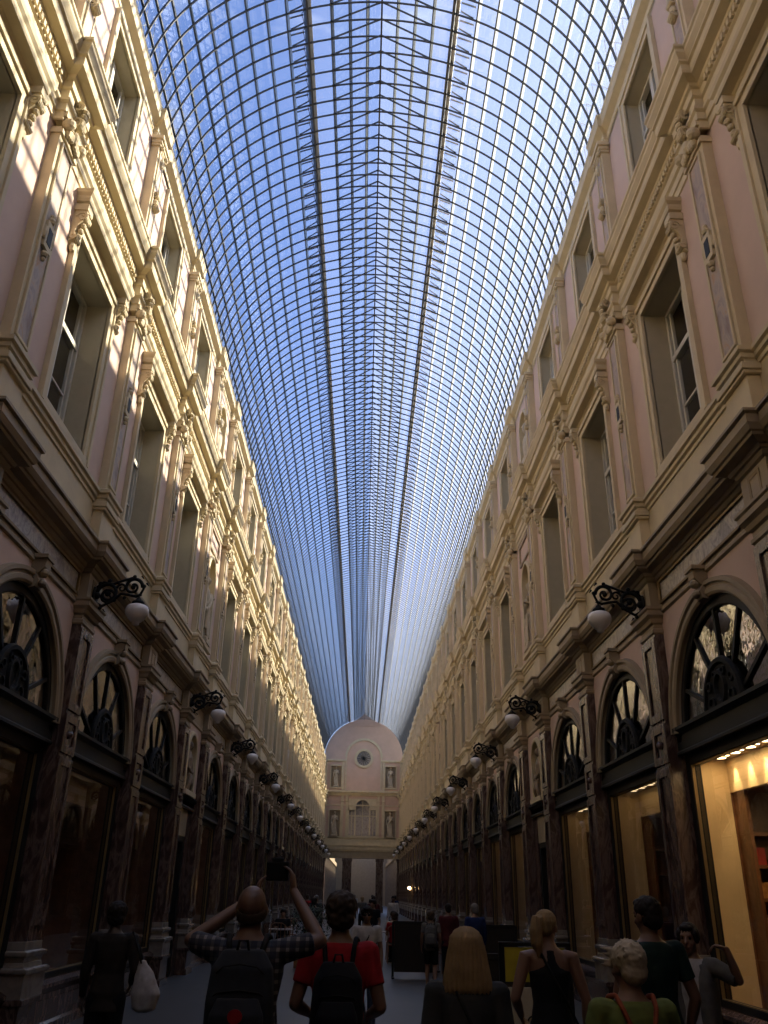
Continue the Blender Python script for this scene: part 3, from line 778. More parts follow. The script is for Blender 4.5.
def lerp(a, b, t): return tuple(a[i] + (b[i]-a[i])*t for i in range(3))
TORSO = [(0,0,.84,.10,.07),(0,0,.90,.150,.105),(0,0,.96,.158,.112),(0,0,1.03,.142,.100),(0,.005,1.11,.130,.094),(0,.005,1.20,.142,.102),(0,.0,1.30,.160,.108),(0,-.005,1.38,.165,.098),(0,-.01,1.43,.135,.078),(0,-.012,1.465,.075,.06),(0,-.005,1.50,.054,.054),(0,.0,1.56,.052,.054)]
def hand(f, w, d, n, curl=.5, side=1, k=1.0):
    """palm, four unequal fingers and a thumb leaving the side of the palm; d = direction, n = palm normal"""
    d = Vector(d).normalized(); n = Vector(n); n = (n - d*n.dot(d)).normalized(); s_ = d.cross(n)*side; w = Vector(w)
    m = Matrix((s_, n, d)).transposed()
    f.ell(w + d*.045*k, (.040*k, .016*k, .052*k), m)
    for i, (o, L) in enumerate(((-.029,.062),(-.010,.074),(.010,.080),(.029,.070))):
        p = w + d*.080*k + s_*o*k; dd = d.copy(); pts = [w + d*.05*k + s_*o*k*.9, p]
        for seg in (.45, .32, .23):
            ax = dd.cross(n); dd = Matrix.Rotation(curl*(.75 + .12*i), 3, ax) @ dd if ax.length > .01 else dd
            p = p + dd*L*k*seg; pts.append(p)
        f.limb(pts, [.0088*k, .0088*k, .0082*k, .0076*k, .0066*k], 8)
    t0 = w + d*.022*k + s_*.026*k; t1 = t0 + (s_*.75 + d*.65 + n*.25).normalized()*.038*k; t2 = t1 + (d*.9 + s_*.3 + n*.3).normalized()*.030*k
    f.limb([t0, t1, t2], [.0135*k, .0105*k, .0085*k], 8)

def human(label, x, y, h, heading, tone, headrot=(0, 0), arms=None, legs=None, top=None, bottom=None, hair=('short', None), shoe='shoe_dark', voxel=.008,
          hands=None, group=None, glasses=False, z=0, tilt=(0,0), woman=False, seat=False):
    root = tag(empty('person', (x, y, z), heading), label, 'person', group); s = h/1.72; root.scale = (s, s, s)
    arms = arms or {}; legs = legs or {}
    sh = {k: (k*.175, -.005, 1.405) for k in (-1, 1)}
    A = {k: arms.get(k, ((k*.225, -.02, 1.13), (k*.235, .06, .90))) for k in (-1, 1)}
    Lg = {k: legs.get(k, ((k*.095, .01, .48), (k*.10, -.02, .085))) for k in (-1, 1)}
    hip = {k: (k*.085, 0, .90) for k in (-1, 1)}
    f = Form(); T = [(a, b+(c-.9)*tilt[1]*0, c, rx*(.93 if woman else 1.04), ry) for a, b, c, rx, ry in TORSO]
    f.rings(T)
    for k in (-1, 1):
        e, w = A[k]
        f.limb([(k*.13, -.005, 1.40), sh[k], lerp(sh[k], e, .5), e], [.055, .052, .046, .038]); f.limb([e, lerp(e, w, .35), w], [.038, .038, .025])
        d, nrm, curl = (hands or {}).get(k, (Vector(w)-Vector(e), (-k, 0, 0), .35))
        hand(f, w, d, nrm, curl, side=(1 if k > 0 else -1)*(-1))
        kn, an = Lg[k]
        f.limb([hip[k], lerp(hip[k], kn, .5), kn], [.092, .078, .056]); f.limb([kn, lerp(kn, an, .35), lerp(kn, an, .8), an], [.054, .056, .038, .036])
        ft = (an[0]+k*.02, an[1]+.13, .03+an[2]-.085); f.limb([(an[0], an[1]-.03, an[2]-.045), ft], [.036, .028])
    hm = frame(headrot[0], headrot[1]); hc = Vector((0, .012, 1.605))
    def H(p): return tuple(hc + hm @ Vector(p))
    f.limb([(0, -.005, 1.46), H((0, -.02, -.06))], [.054, .052])
    f.ell(H((0,-.014,.022)), (.076,.094,.090), hm); f.ell(H((0,.020,-.030)), (.060,.066,.082), hm); f.ell(H((0,.040,-.085)), (.036,.036,.028), hm)
    f.limb([H((0,.082,.010)), H((0,.104,-.030))], [.009, .014], 8); f.ell(H((0,.084,-.060)), (.024,.012,.010), hm)
    f.limb([H((-.036,.070,.026)), H((.036,.070,.026))], [.013, .013], 8)
    for k in (-1, 1):
        f.ell(H((k*.077,-.004,-.012)), (.010,.020,.031), hm); f.ell(H((k*.036,.058,-.030)), (.024,.020,.022), hm)
    f.fuse('body', M[tone], root, voxel, 2)
    if voxel < .012:
        for k in (-1, 1):
            e_ = MB(); e_.ball(H((k*.030,.071,.006)), .011, 10); e_.build('eye', M['eye'], root, smooth=True)
    if glasses:
        g_ = MB()
        for k in (-1, 1): g_.ball(H((k*.033,.084,.006)), .024, 12, ry=.010, rz=.020); g_.tube([H((k*.055,.078,.010)), H((k*.080,-.005,.006))], .003, 6)
        g_.tube([H((-.015,.092,.010)), H((.015,.092,.010))], .003, 6)
        g_.build('sunglasses', M['eye'], root, smooth=True)
    # clothing
    if top:
        kind, mat = top; c = Form(); z0 = {'tank':.86, 'tee':.84, 'shirt':.80, 'long':.80, 'cardigan':.74}[kind]
        off = .013 if kind in ('tank','tee') else .020
        rr_ = [(a, b, q, rx+off, ry+off) for a, b, q, rx, ry in T if q >= .9 and q < (1.36 if kind == 'tank' else 1.46)]
        rr_ = [(0,0,z0, rr_[0][3]+.01, rr_[0][4]+.01)] + rr_
        if kind != 'tank': rr_ += [(0,-.012,1.455,.082+off*.3,.066+off*.3)]
        else: rr_ = rr_[:-1] + [(0,-.0,1.30,.155,.118),(0,-.008,1.38,.085,.098),(0,-.012,1.45,.060,.075)]
        c.rings(rr_)
        for k in (-1, 1):
            e, w = A[k]
            if kind == 'tank': c.tube([(k*.06,.09,1.33),(k*.075,.03,1.45),(k*.055,-.07,1.42),(k*.03,-.10,1.30)], .012, 8); continue
            c.limb([(k*.12, -.005, 1.395), sh[k]], [.064, .064])
            L = {'tee':.62, 'shirt':.78, 'long':1, 'cardigan':1}[kind]; pe = lerp(sh[k], e, L)
            c.tube([(k*.15,-.005,1.40), sh[k], lerp(sh[k], e, .4*L), pe], [.060, .064, .060, .056 if L < 1 else .052], 14)
            if L == 1:
                c.limb([e, lerp(e, w, .3), lerp(e, w, .85)], [.050, .047, .036])
        o = c.fuse('shirt' if kind != 'cardigan' else 'cardigan', M[mat], root, voxel*.95, 2, disp=lambda v: .004*noise.noise(Vector((v.x*9, v.y*9, v.z*14))))
    if bottom:
        kind, mat = bottom; c = Form()
        c.rings([(a, b, q, rx+.012, ry+.012) for a, b, q, rx, ry in T if q <= 1.05])
        for k in (-1, 1):
            kn, an = Lg[k]
            if kind == 'trousers':
                c.limb([hip[k], lerp(hip[k], kn, .5), kn], [.104, .090, .070]); c.limb([kn, lerp(kn, an, .4), lerp(kn, an, .93)], [.070, .066, .058])
            elif kind == 'shorts': c.tube([hip[k], lerp(hip[k], kn, .5), lerp(hip[k], kn, .85)], [.106, .096, .090], 14)
        if kind == 'skirt': c.rings([(0,0,.98,.16,.12),(0,0,.9,.185,.15),(0,0,.55,.22,.19),(0,0,.50,.22,.19)])
        c.fuse('trousers' if kind == 'trousers' else kind, M[mat], root, voxel*1.1, 2)
    for k in (-1, 1):
        sf = Form(); an = Lg[k][1]; b0 = an[2]-.085
        sf.limb([(an[0], an[1]-.035, b0+.045), (an[0]+k*.012, an[1]+.06, b0+.042), (an[0]+k*.02, an[1]+.15, b0+.034)], [.043, .044, .034])
        sf.fuse('shoe', M[shoe], root, voxel*1.1, 2)
    # hair
    st, hmat = hair; hf = Form()
    ripple = lambda amp, fr: (lambda v: amp*math.sin(math.atan2(v.x-hc.x, v.y-hc.y)*fr + 3*noise.noise(Vector((v.x*12, v.y*12, v.z*3)))))
    if st == 'short':
        hf.ell(H((0,-.022,.042)), (.086,.100,.088), hm); hf.ell(H((0,-.052,-.022)), (.076,.062,.070), hm); hf.ell(H((0,.045,.088)), (.050,.040,.026), hm)
        dsp = lambda v: .007*noise.noise(Vector((v.x*70, v.y*70, v.z*30))) + .004*noise.noise(v*25)
    elif st == 'thick':
        hf.ell(H((0,-.022,.044)), (.100,.112,.094), hm); hf.ell(H((0,-.058,-.018)), (.088,.068,.074), hm); hf.ell(H((0,.05,.085)), (.06,.04,.03), hm)
        dsp = lambda v: .012*noise.noise(v*35)
    elif st == 'bald':
        hf.rings([(0,-.02,1.555,.070,.085),(0,-.016,1.59,.0785,.094),(0,-.016,1.615,.0775,.093)]); 
        dsp = lambda v: .002*noise.noise(v*60)
        if True:
            hf = Form()
            for a in range(-115, 116, 10):
                t = math.radians(a-90); hf.ell(H((.070*math.cos(t), -.018+.086*math.sin(t), -.022)), (.010,.010,.030), hm)
    elif st == 'bob':
        hf.ell(H((0,-.020,.045)), (.098,.110,.085), hm)
        hf.rings([tuple(H((0,-.045,zz)))[:2] + (H((0,0,zz))[2], rx, ry) for zz, rx, ry in ((.05,.095,.080),(.0,.108,.085),(-.06,.120,.088),(-.12,.132,.090),(-.175,.140,.088),(-.20,.132,.078))])
        dsp = ripple(.0045, 34)
    elif st == 'ponytail':
        hf.ell(H((0,-.022,.036)), (.083,.098,.086), hm); hf.ell(H((0,-.06,-.01)), (.066,.05,.055), hm)
        hf.limb([H((-.015,-.095,.065)), H((-.03,-.135,.055)), H((-.04,-.150,-.02)), H((-.035,-.145,-.11)), H((-.03,-.130,-.19))], [.022,.040,.052,.046,.018])
        dsp = ripple(.003, 30)
    elif st == 'spiky':
        hf.ell(H((0,-.022,.040)), (.092,.104,.088), hm); hf.ell(H((0,-.058,-.018)), (.078,.058,.070), hm)
        for i in range(46):
            a = random.uniform(-PI, PI); e2 = random.uniform(.15, 1.4); d = Vector((math.cos(a)*math.cos(e2), math.sin(a)*math.cos(e2), math.sin(e2)))
            b_ = Vector((d.x*.080, -.022+d.y*.09, .035+d.z*.078)); q = b_ + (d + Vector((-.5,.35,.1))).normalized()*random.uniform(.018, .034)
            hf.limb([H(b_), H(q)], [.012, .004], 6)
        for zz in (.075, .05, .02, .0): hf.limb([H((-.06,.035,zz)), H((-.125,.055,zz+.012))], [.014, .004], 6)
        dsp = lambda v: .003*noise.noise(v*60)
    elif st == 'bun':
        hf.ell(H((0,-.022,.036)), (.083,.098,.086), hm); hf.ell(H((0,-.125,.045)), (.045,.04,.045), hm)
        for k in (-1, 1): hf.ell(H((k*.066,-.004,.020)), (.026,.062,.060), hm)
        hf.ell(H((0,.050,.082)), (.056,.034,.024), hm); dsp = lambda v: .006*noise.noise(Vector((v.x*60, v.y*60, v.z*30)))
    hf.fuse('hair', M[hmat], root, min(voxel, .007) if voxel < .012 else voxel, 1, disp=dsp)
    return root, s

def human_copy(src, label, x, y, h, heading, mats, group=None):
    c = copy_tree(src); c.location = (x, y, 0); c.rotation_euler = (0,0,heading); s = h/1.72; c.scale = (s, s, s); c['label'] = label
    if group: c['group'] = group
    for ch in c.children:
        k = ch.name.split('.')[0]
        if k in mats and ch.material_slots:
            ch.material_slots[0].link = 'OBJECT'; ch.material_slots[0].material = M[mats[k]]
    return c

for nm, col in (('skin', (.36,.20,.13)), ('skin_tan', (.25,.13,.08)), ('skin_dark', (.07,.04,.03))): M[nm] = plain(nm, tuple(v*.55 for v in col), .5, var=.06)
for nm, col in (('eye', (.01,.01,.01)), ('hair_dark', (.018,.012,.009)), ('hair_brown', (.05,.03,.018)), ('hair_blonde', (.42,.28,.13)), ('hair_pale', (.62,.52,.36)), ('hair_grey', (.30,.28,.26)),
                ('cloth_red', (.42,.012,.02)), ('cloth_black', (.010,.010,.012)), ('cloth_grey', (.055,.055,.052)), ('cloth_mid', (.16,.16,.155)), ('cloth_white', (.55,.54,.54)), ('cloth_green', (.010,.030,.024)),
                ('cloth_lime', (.20,.24,.06)), ('cloth_blue', (.012,.03,.13)), ('cloth_brown', (.035,.028,.022)), ('cloth_denim', (.03,.045,.08)), ('cloth_orange', (.42,.10,.04)), ('cloth_wine', (.10,.015,.02)),
                ('shoe_dark', (.015,.013,.012)), ('pack_grey', (.030,.034,.040)), ('pack_black', (.009,.009,.011)), ('strap_dark', (.02,.018,.016))):
    M[nm] = plain(nm, tuple(v*.6 for v in col), .85 if 'hair' not in nm else .7, spec=.25, var=.18, scale=14)
m, nt, b = nodes('plaid_cloth'); tc = nt.nodes.new('ShaderNodeTexCoord'); sx = nt.nodes.new('ShaderNodeSeparateXYZ'); nt.links.new(tc.outputs['Object'], sx.inputs[0])
def stripes(sock, fr):
    a = nt.nodes.new('ShaderNodeMath'); a.operation = 'MULTIPLY'; a.inputs[1].default_value = fr; nt.links.new(sock, a.inputs[0])
    c = nt.nodes.new('ShaderNodeMath'); c.operation = 'SINE'; nt.links.new(a.outputs[0], c.inputs[0])
    g_ = nt.nodes.new('ShaderNodeMath'); g_.operation = 'GREATER_THAN'; g_.inputs[1].default_value = .45; nt.links.new(c.outputs[0], g_.inputs[0]); return g_.outputs[0]
ad = nt.nodes.new('ShaderNodeMath'); ad.operation = 'ADD'; nt.links.new(stripes(sx.outputs['X'], 130), ad.inputs[0]); nt.links.new(stripes(sx.outputs['Z'], 130), ad.inputs[1])
hv = nt.nodes.new('ShaderNodeMath'); hv.operation = 'MULTIPLY'; hv.inputs[1].default_value = .5; nt.links.new(ad.outputs[0], hv.inputs[0])
nt.links.new(ramp(nt, hv.outputs[0], [(.1, (.008,.010,.02)), (.5, (.035,.032,.035)), (.95, (.15,.13,.125))]), b.inputs['Base Color']); b.inputs['Roughness'].default_value = .85; M['plaid'] = m

def at(root, s, p):          # a point of the figure's own frame in the world
    v = Matrix.Rotation(root.rotation_euler.z, 3, 'Z') @ (Vector(p)*s); return v + root.location
def backpack(label, root, s, mat, w=.16, zt=1.42, zb=.95, badge=None, strapmat='strap_dark'):
    b_ = tag(empty('backpack', tuple(root.location), root.rotation_euler.z), label, 'backpack'); b_.scale = (s, s, s)
    f = Form(); yc = -.20
    f.rings([(0,yc,zb,w*.85,.07),(0,yc-.01,zb+.06,w,.095),(0,yc-.01,zb+.25,w,.10),(0,yc,zt-.08,w*.92,.085),(0,yc+.01,zt,w*.6,.05)], p=3.2)
    f.fuse('pack', M[mat], b_, .009, 3)
    f = Form(); f.rings([(0,yc-.10,zb+.02,w*.72,.03),(0,yc-.11,zb+.07,w*.8,.045),(0,yc-.11,zb+.20,w*.78,.045),(0,yc-.10,zb+.27,w*.6,.02)], p=3); f.fuse('front_pocket', M[mat], b_, .009, 2)
    q = MB()
    for z_, hw in ((zb+.29, w*.86), (zt-.07, w*.7)):
        q.tube([(-hw, yc-.075, z_-.03), (-hw*.7, yc-.100, z_), (0, yc-.108, z_+.012), (hw*.7, yc-.100, z_), (hw, yc-.075, z_-.03)], .004, 6)
    q.tube([(-.03, yc-.03, zt-.01), (-.02, yc-.04, zt+.04), (.02, yc-.04, zt+.04), (.03, yc-.03, zt-.01)], .007, 8); q.build('zip', M['strap_dark'], b_, smooth=True)
    for k in (-1, 1):
        q = Form(); P_ = [(k*.075,-.125,zt-.04),(k*.088,-.105,1.435),(k*.098,-.045,1.475),(k*.105,.035,1.465),(k*.112,.100,1.38),(k*.125,.125,1.25),(k*.150,.06,1.08),(k*.150,-.09,1.0)]
        for a, c in zip(P_, P_[1:]): q.tube([a, c], .016, 8)
        q.fuse('shoulder_strap', M[strapmat], b_, .007, 1)
    if badge:
        q = MB(); q.grid([[(.035*math.cos(2*PI*j/16)+.0, yc-.155-e, zb+.20+.030*math.sin(2*PI*j/16)) for j in range(16)] for e in (0, .006)]); q.build('badge', M[badge], b_)
    return b_

U = Vector
# 1 bald photographer
a, s = human('bald person in a plaid shirt, arms up, photographing, grey backpack on the back', -.56, 4.78, 1.69, 0, 'skin_tan', (0, .35),
    arms={-1: ((-.33,.16,1.44), (-.02,.30,1.66)), 1: ((.365,.06,1.45), (.195,.25,1.69))}, hands={-1: ((.25,.05,.8), (.8,.2,-.1), .5), 1: ((-.10,.1,.9), (-.9,.2,0), .5)},
    top=('shirt', 'plaid'), bottom=('trousers', 'cloth_brown'), hair=('bald', 'hair_brown'))
backpack('dark grey backpack with a round red badge, worn by the bald photographer', a, s, 'pack_grey', .165, badge='cloth_red')
c = at(a, s, (.095, .31, 1.785)); ob = tag(empty('camera_body', tuple(c), .05), 'black camera held up in both hands of the bald photographer', 'camera')
q = MB(); q.box(-.062,.062,-.03,.03,-.045,.055); q.box(-.035,.03,-.028,.028,.045,.075); q.build('housing', M['pack_black'], ob, bevel=.008)
q = MB(); q.grid([[(.036*math.cos(2*PI*j/20), y_, .036*math.sin(2*PI*j/20)) for j in range(20)] for y_ in (.03,.09,.10)]); q.build('lens', M['pack_black'], ob, smooth=False)
q = MB(); q.box(-.045,.045,-.034,-.030,-.034,.030); q.build('screen', M['eye'], ob)
# 2 red shirt
a, s = human('person with thick dark hair in a red t-shirt, seen from behind', -.11, 5.43, 1.65, 0, 'skin_tan', (0, .0),
    arms={-1: ((-.250,-.04,1.13), (-.17,.17,1.06)), 1: ((.250,-.04,1.12), (.18,.17,1.05))}, top=('tee', 'cloth_red'), bottom=('trousers', 'cloth_wine'), hair=('thick', 'hair_brown'))
backpack('black backpack worn over the red t-shirt', a, s, 'pack_black', .150, 1.36, .90, strapmat='pack_black')
# 3 blonde bob
a, s = human('person with a straight blonde bob in a dark grey top, seen from behind', .53, 4.62, 1.50, 0, 'skin', (0,0), top=('tee', 'cloth_grey'), bottom=('trousers', 'cloth_black'), hair=('bob', 'hair_blonde'), woman=True)
def cross_strap(label, a, s, side=1, mat='strap_dark'):
    o = tag(empty('shoulder_bag', tuple(a.location), a.rotation_euler.z), label, 'bag'); o.scale = (s, s, s)
    q = MB(); r_ = (.014, .014); P_ = [(-side*.09,-.06,1.465),(-side*.06,-.105,1.40),(0,-.130,1.28),(side*.09,-.135,1.12),(side*.17,-.07,.98),(side*.215,0,.90)]
    q.tube(P_, .010, 6); q.tube([(-side*.09,-.06,1.465),(-side*.085,.03,1.45),(-side*.03,.12,1.30),(side*.10,.13,1.08),(side*.19,.05,.92)], .010, 6); q.build('strap', M[mat], o, smooth=True)
    f = Form(); f.rings([(side*.25,0,.72,.035,.10),(side*.25,0,.78,.045,.12),(side*.25,0,.90,.04,.11),(side*.25,0,.92,.02,.09)], p=3); f.fuse('bag_body', M['pack_black'], o, .01, 2)
    return o
cross_strap('black bag on a cross-body strap worn by the person with the blonde bob', a, s, 1)
# 4 ponytail
a, s = human('person with a blonde ponytail in a black sleeveless top, seen from behind', 1.31, 6.45, 1.57, 0, 'skin', (-.5,0),
    arms={-1: ((-.27,-.03,1.13), (-.20,.16,1.0)), 1: ((.26,-.02,1.12), (.27,.08,.88))}, top=('tank', 'cloth_black'), bottom=('skirt', 'cloth_black'), hair=('ponytail', 'hair_blonde'), woman=True)
cross_strap('dark bag on a thin strap worn by the person with the blonde ponytail', a, s, 1)
# 5 spiky pale hair
a, s = human('person with short spiky pale blond hair in a lime green shirt', 1.22, 4.24, 1.47, .1, 'skin', (.25,0),
    arms={1: ((.31,.10,1.12), (.31,.30,1.24)), -1: ((-.27,.0,1.13), (-.22,.14,.95))}, hands={1: ((.0,.25,1), (-.6,.3,0), .25)}, top=('tee', 'cloth_lime'), bottom=('shorts', 'cloth_brown'), hair=('spiky', 'hair_pale'))
o = tag(empty('backpack', tuple(a.location), a.rotation_euler.z), 'small backpack with orange straps on the lime green shirt', 'backpack'); o.scale = (s, s, s)
f = Form(); f.rings([(0,-.18,.90,.12,.05),(0,-.185,1.0,.13,.07),(0,-.18,1.16,.12,.065),(0,-.16,1.22,.07,.03)], p=3); f.fuse('pack', M['cloth_orange'], o, .009, 2)
for k in (-1, 1):
    q = Form(); P_ = [(k*.02,-.150,1.20),(k*.06,-.135,1.34),(k*.090,-.10,1.43),(k*.100,-.045,1.478),(k*.108,.04,1.465),(k*.12,.11,1.33),(k*.15,.07,1.10),(k*.13,-.10,1.0)]
    for p0, p1 in zip(P_, P_[1:]): q.tube([p0, p1], .014, 8)
    q.fuse('shoulder_strap', M['cloth_orange'], o, .007, 1)
# 6 tall green shirt
a, s = human('tall person with short black hair in a dark green t-shirt', 1.90, 6.05, 1.66, .12, 'skin_tan', (.35,-.08),
    arms={1: ((.27,-.02,1.12), (.25,.10,.90)), -1: ((-.26,0,1.12), (-.15,.2,1.05))}, top=('tee', 'cloth_green'), bottom=('trousers', 'cloth_denim'), hair=('short', 'hair_dark'))
# 7 woman with raised arm
a, s = human('dark-haired person in a white top and grey cardigan, one arm raised, facing the crowd', 2.40, 6.72, 1.50, PI+.55-2*.55-.15, 'skin_tan', (.1,-.05),
    arms={1: ((.25,.02,1.12), (.20,.15,.93)), -1: ((-.37,.03,1.32), (-.33,.10,1.54))}, hands={-1: ((.85,.15,.25), (.1,.3,-.9), .65)},
    top=('tee', 'cloth_white'), bottom=('trousers', 'cloth_denim'), hair=('bun', 'hair_dark'), woman=True)
f = Form()
for k, e in ((1, (.25,.02,1.12)), (-1, (-.37,.03,1.32))):
    sh_ = (k*.175,-.005,1.405); f.tube([(k*.10,-.01,1.41), sh_, lerp(sh_, e, .55), lerp(sh_, e, .95)], [.066,.070,.064,.060], 14)
    f.rings([(k*.095,-.015,.72,.075,.135),(k*.095,-.015,1.0,.070,.125),(k*.105,-.015,1.3,.068,.13),(k*.10,-.015,1.42,.05,.09)], p=2.6)
f.rings([(0,-.085,.72,.15,.055),(0,-.085,1.0,.14,.05),(0,-.085,1.4,.13,.045)], p=2.6)
f.fuse('cardigan', M['cloth_mid'], a, .009, 3)
# 8 dark figure with the white bag
a, s = human('person in dark clothes with dark hair walking beside the shop windows', -2.14, 8.2, 1.54, .05, 'skin_dark', (0,0), top=('long', 'cloth_brown'), bottom=('trousers', 'cloth_black'), hair=('thick', 'hair_dark'),
    arms={1: ((.25,-.04,1.14), (.20,.10,1.02))}, woman=True)
f = Form(); f.rings([(.37,-.08,.80,.07,.05),(.37,-.08,.83,.115,.085),(.38,-.08,.95,.135,.095),(.36,-.08,1.07,.105,.07),(.33,-.07,1.17,.06,.035),(.31,-.07,1.23,.03,.02)])
o = tag(empty('tote_bag', tuple(a.location), .05), 'crumpled white cloth tote bag hanging from the shoulder of the dark-dressed person', 'bag'); o.scale = (s, s, s)
f.fuse('bag_body', M['cloth_white'], o, .009, 2, disp=lambda v: .010*noise.noise(Vector((v.x*22, v.y*22, v.z*9))))
q = MB(); q.tube([(.31,-.09,1.20),(.25,-.06,1.33),(.185,-.045,1.47),(.17,.03,1.46),(.25,.05,1.33),(.32,-.04,1.20)], .010, 6); q.build('bag_handle', M['strap_dark'], o, smooth=True)
# 9 oncoming person in white shirt
a, s = human('person in a pale shirt and sunglasses walking towards the camera', .10, 12.6, 1.49, PI, 'skin_tan', (0,0), arms={1: ((.26,.05,1.15), (.05,.22,1.18))}, legs={-1: ((-.095,.12,.50), (-.10,.14,.085)), 1: ((.095,.0,.48), (.10,-.18,.10))},
    top=('tee', 'cloth_white'), bottom=('trousers', 'cloth_denim'), hair=('thick', 'hair_dark'), glasses=True, voxel=.011, woman=True)
cross_strap('bag on a brown strap worn by the oncoming person in sunglasses', a, s, 1)
# 10 youngster with rucksack, walking away
a, s = human('young person in grey walking away with a rucksack, leg stepping forward', 1.42, 18.4, 1.36, -.1, 'skin', (0,0), legs={-1: ((-.095,.14,.50), (-.10,.10,.085)), 1: ((.095,.02,.47), (.10,-.26,.16))},
    top=('tee', 'cloth_mid'), bottom=('shorts', 'cloth_black'), hair=('thick', 'hair_brown'), voxel=.013)
backpack('pale grey rucksack worn by the young person walking away', a, s, 'cloth_mid', .15)
# 11 blue shirt, white hair
a, s = human('white-haired person in a royal blue shirt near the shaded shop fronts', 2.20, 17.6, 1.52, .3, 'skin', (0,0), top=('long', 'cloth_blue'), bottom=('trousers', 'cloth_denim'), hair=('short', 'hair_grey'), voxel=.013)
# the crowd further on
b1, _ = human('person in a dark wine-red shirt beside the white-haired person in blue', 1.85, 19.2, 1.5, 0, 'skin_tan', (0,0), top=('long', 'cloth_wine'), bottom=('trousers', 'cloth_black'), hair=('short', 'hair_dark'), voxel=.018)
b2, _ = human('person in a black top standing beyond the first cafe table', .35, 24.5, 1.52, 2.6, 'skin', (0,0), legs={-1: ((-.10,.12,.49), (-.10,.12,.085)), 1: ((.10,.0,.48), (.10,-.16,.10))}, top=('tee', 'cloth_black'), bottom=('trousers', 'cloth_black'), hair=('thick', 'hair_dark'), voxel=.018, woman=True)
CW = [(-1.2,24,1.55,.1,'cloth_grey','hair_dark','person in a grey top walking behind the photographer\'s elbow'), (-.5,27,1.6,3.0,'cloth_denim','hair_brown','person in denim blue in the distance in the middle of the passage'),
      (.45,31,1.6,.2,'cloth_wine','hair_dark','person in wine red far down the passage'), (-1.5,31.4,1.58,3.2,'cloth_black','hair_grey','grey-haired person in black near the sunlit side shop fronts'),
      (1.3,36,1.6,2.8,'cloth_white','hair_dark','distant person in a white top right of the cafe'), (.1,41,1.55,.1,'cloth_mid','hair_blonde','distant blond person in mid grey'),
      (-1.0,47,1.62,3.1,'cloth_brown','hair_dark','distant person in brown near the middle'), (1.9,50,1.6,.4,'cloth_blue','hair_dark','distant person in blue by the shaded wall'),
      (-2.4,42,1.58,0,'cloth_red','hair_brown','distant person in red by the sunlit side'), (.8,60,1.6,3.1,'cloth_black','hair_dark','tiny dark figure near the end of the passage'),
      (-.4,68,1.6,0,'cloth_white','hair_grey','tiny pale figure near the end wall openings'), (-1.7,60,1.6,1.0,'cloth_denim','hair_brown','tiny figure in denim near the end of the sunlit side')]
for i, (x, y, h, hd, cl, hr, lb) in enumerate(CW):
    human_copy((b1, b2)[i % 2], lb, x, y, h, hd, {'shirt': cl, 'hair': hr}, 'people further down the passage')

# ------------------------------------------------------------------ lamps on the walls
def make_lamp():
    root = empty('wall_lamp'); root.location.z = 5.34
    b_ = MB()
    b_.grid([[(x_, .085*math.cos(2*PI*j/16), .11*math.sin(2*PI*j/16)) for j in range(16)] for x_ in (.0, -.03)]); b_.ball((-.04,0,0), .045, 10)
    def spiral(cx, cz, r, a0, turns, sg_, th=.014, end=.25):
        pts = []
        for i in range(31):
            f_ = i/30; t = a0 + sg_*f_*turns*2*PI; rr_ = r*(1-f_*(1-end)); pts.append((cx+rr_*math.cos(t), 0, cz+rr_*math.sin(t)))
        b_.tube(pts, [1.35*th*(1-.45*i/30) for i in range(31)], 8)
    spiral(-.17, .03, .135, 0, 1.35, 1, .018); spiral(-.17, -.02, .10, PI*.9, 1.2, -1, .014)
    spiral(-.47, .12, .115, PI, 1.35, -1, .017); spiral(-.33, .10, .06, 0, 1.2, 1, .012)
    b_.tube([(-.02,0,-.08),(-.12,0,-.13),(-.24,0,-.06),(-.33,0,.03),(-.42,0,.02),(-.52,0,.0),(-.585,0,.03)], .018, 8)
    b_.tube([(-.02,0,.10),(-.10,0,.17),(-.22,0,.15),(-.32,0,.19),(-.44,0,.235),(-.56,0,.19),(-.60,0,.10),(-.57,0,.03)], .016, 8)
    for p, r in (((-.06,0,.15),.030),((-.17,0,.19),.028),((-.28,0,.17),.024),((-.47,0,.25),.026),((-.60,0,.13),.028),((-.10,0,-.15),.028),((-.26,0,-.05),.026),((-.38,0,-.02),.024),((-.17,0,.03),.040),((-.47,0,.12),.034)):
        b_.ball(p, r, 8, ry=.02)
    for p in ((-.02,.0,-.16),(-.14,0,-.17),(-.56,0,.26),(-.63,0,.17)): b_.tube([p, (p[0]-.03, 0, p[2]-.035)], [.014,.004], 6)
    b_.build('bracket', M['iron'], root, smooth=True)
    q = MB(); q.lathe([(.012,.03),(.012,-.02),(.03,-.025),(.035,-.045),(.075,-.07),(.08,-.10),(.07,-.10)], -.56, 0, 16); q.build('lamp_cap', M['iron'], root, smooth=True)
    g_ = MB(); pr = [(.055,-.095),(.105,-.115)]
    for i in range(1, 15):
        t = i/15; r_ = .162*math.sin(PI*(.26+.70*t))**.8*(1-.12*t); pr.append((r_*.92+.003*math.sin(t*45), -.115-.225*t))
    pr += [(.045,-.346),(.02,-.36),(.001,-.363)]
    g_.lathe(pr, -.56, 0, 24, sy=.9); g_.build('globe', M['lampglass'], root, smooth=True)
    return root
lamp0 = make_lamp(); first = True
ORD = ['first','second','third','fourth','fifth','sixth','seventh','eighth','ninth','tenth','eleventh','twelfth']
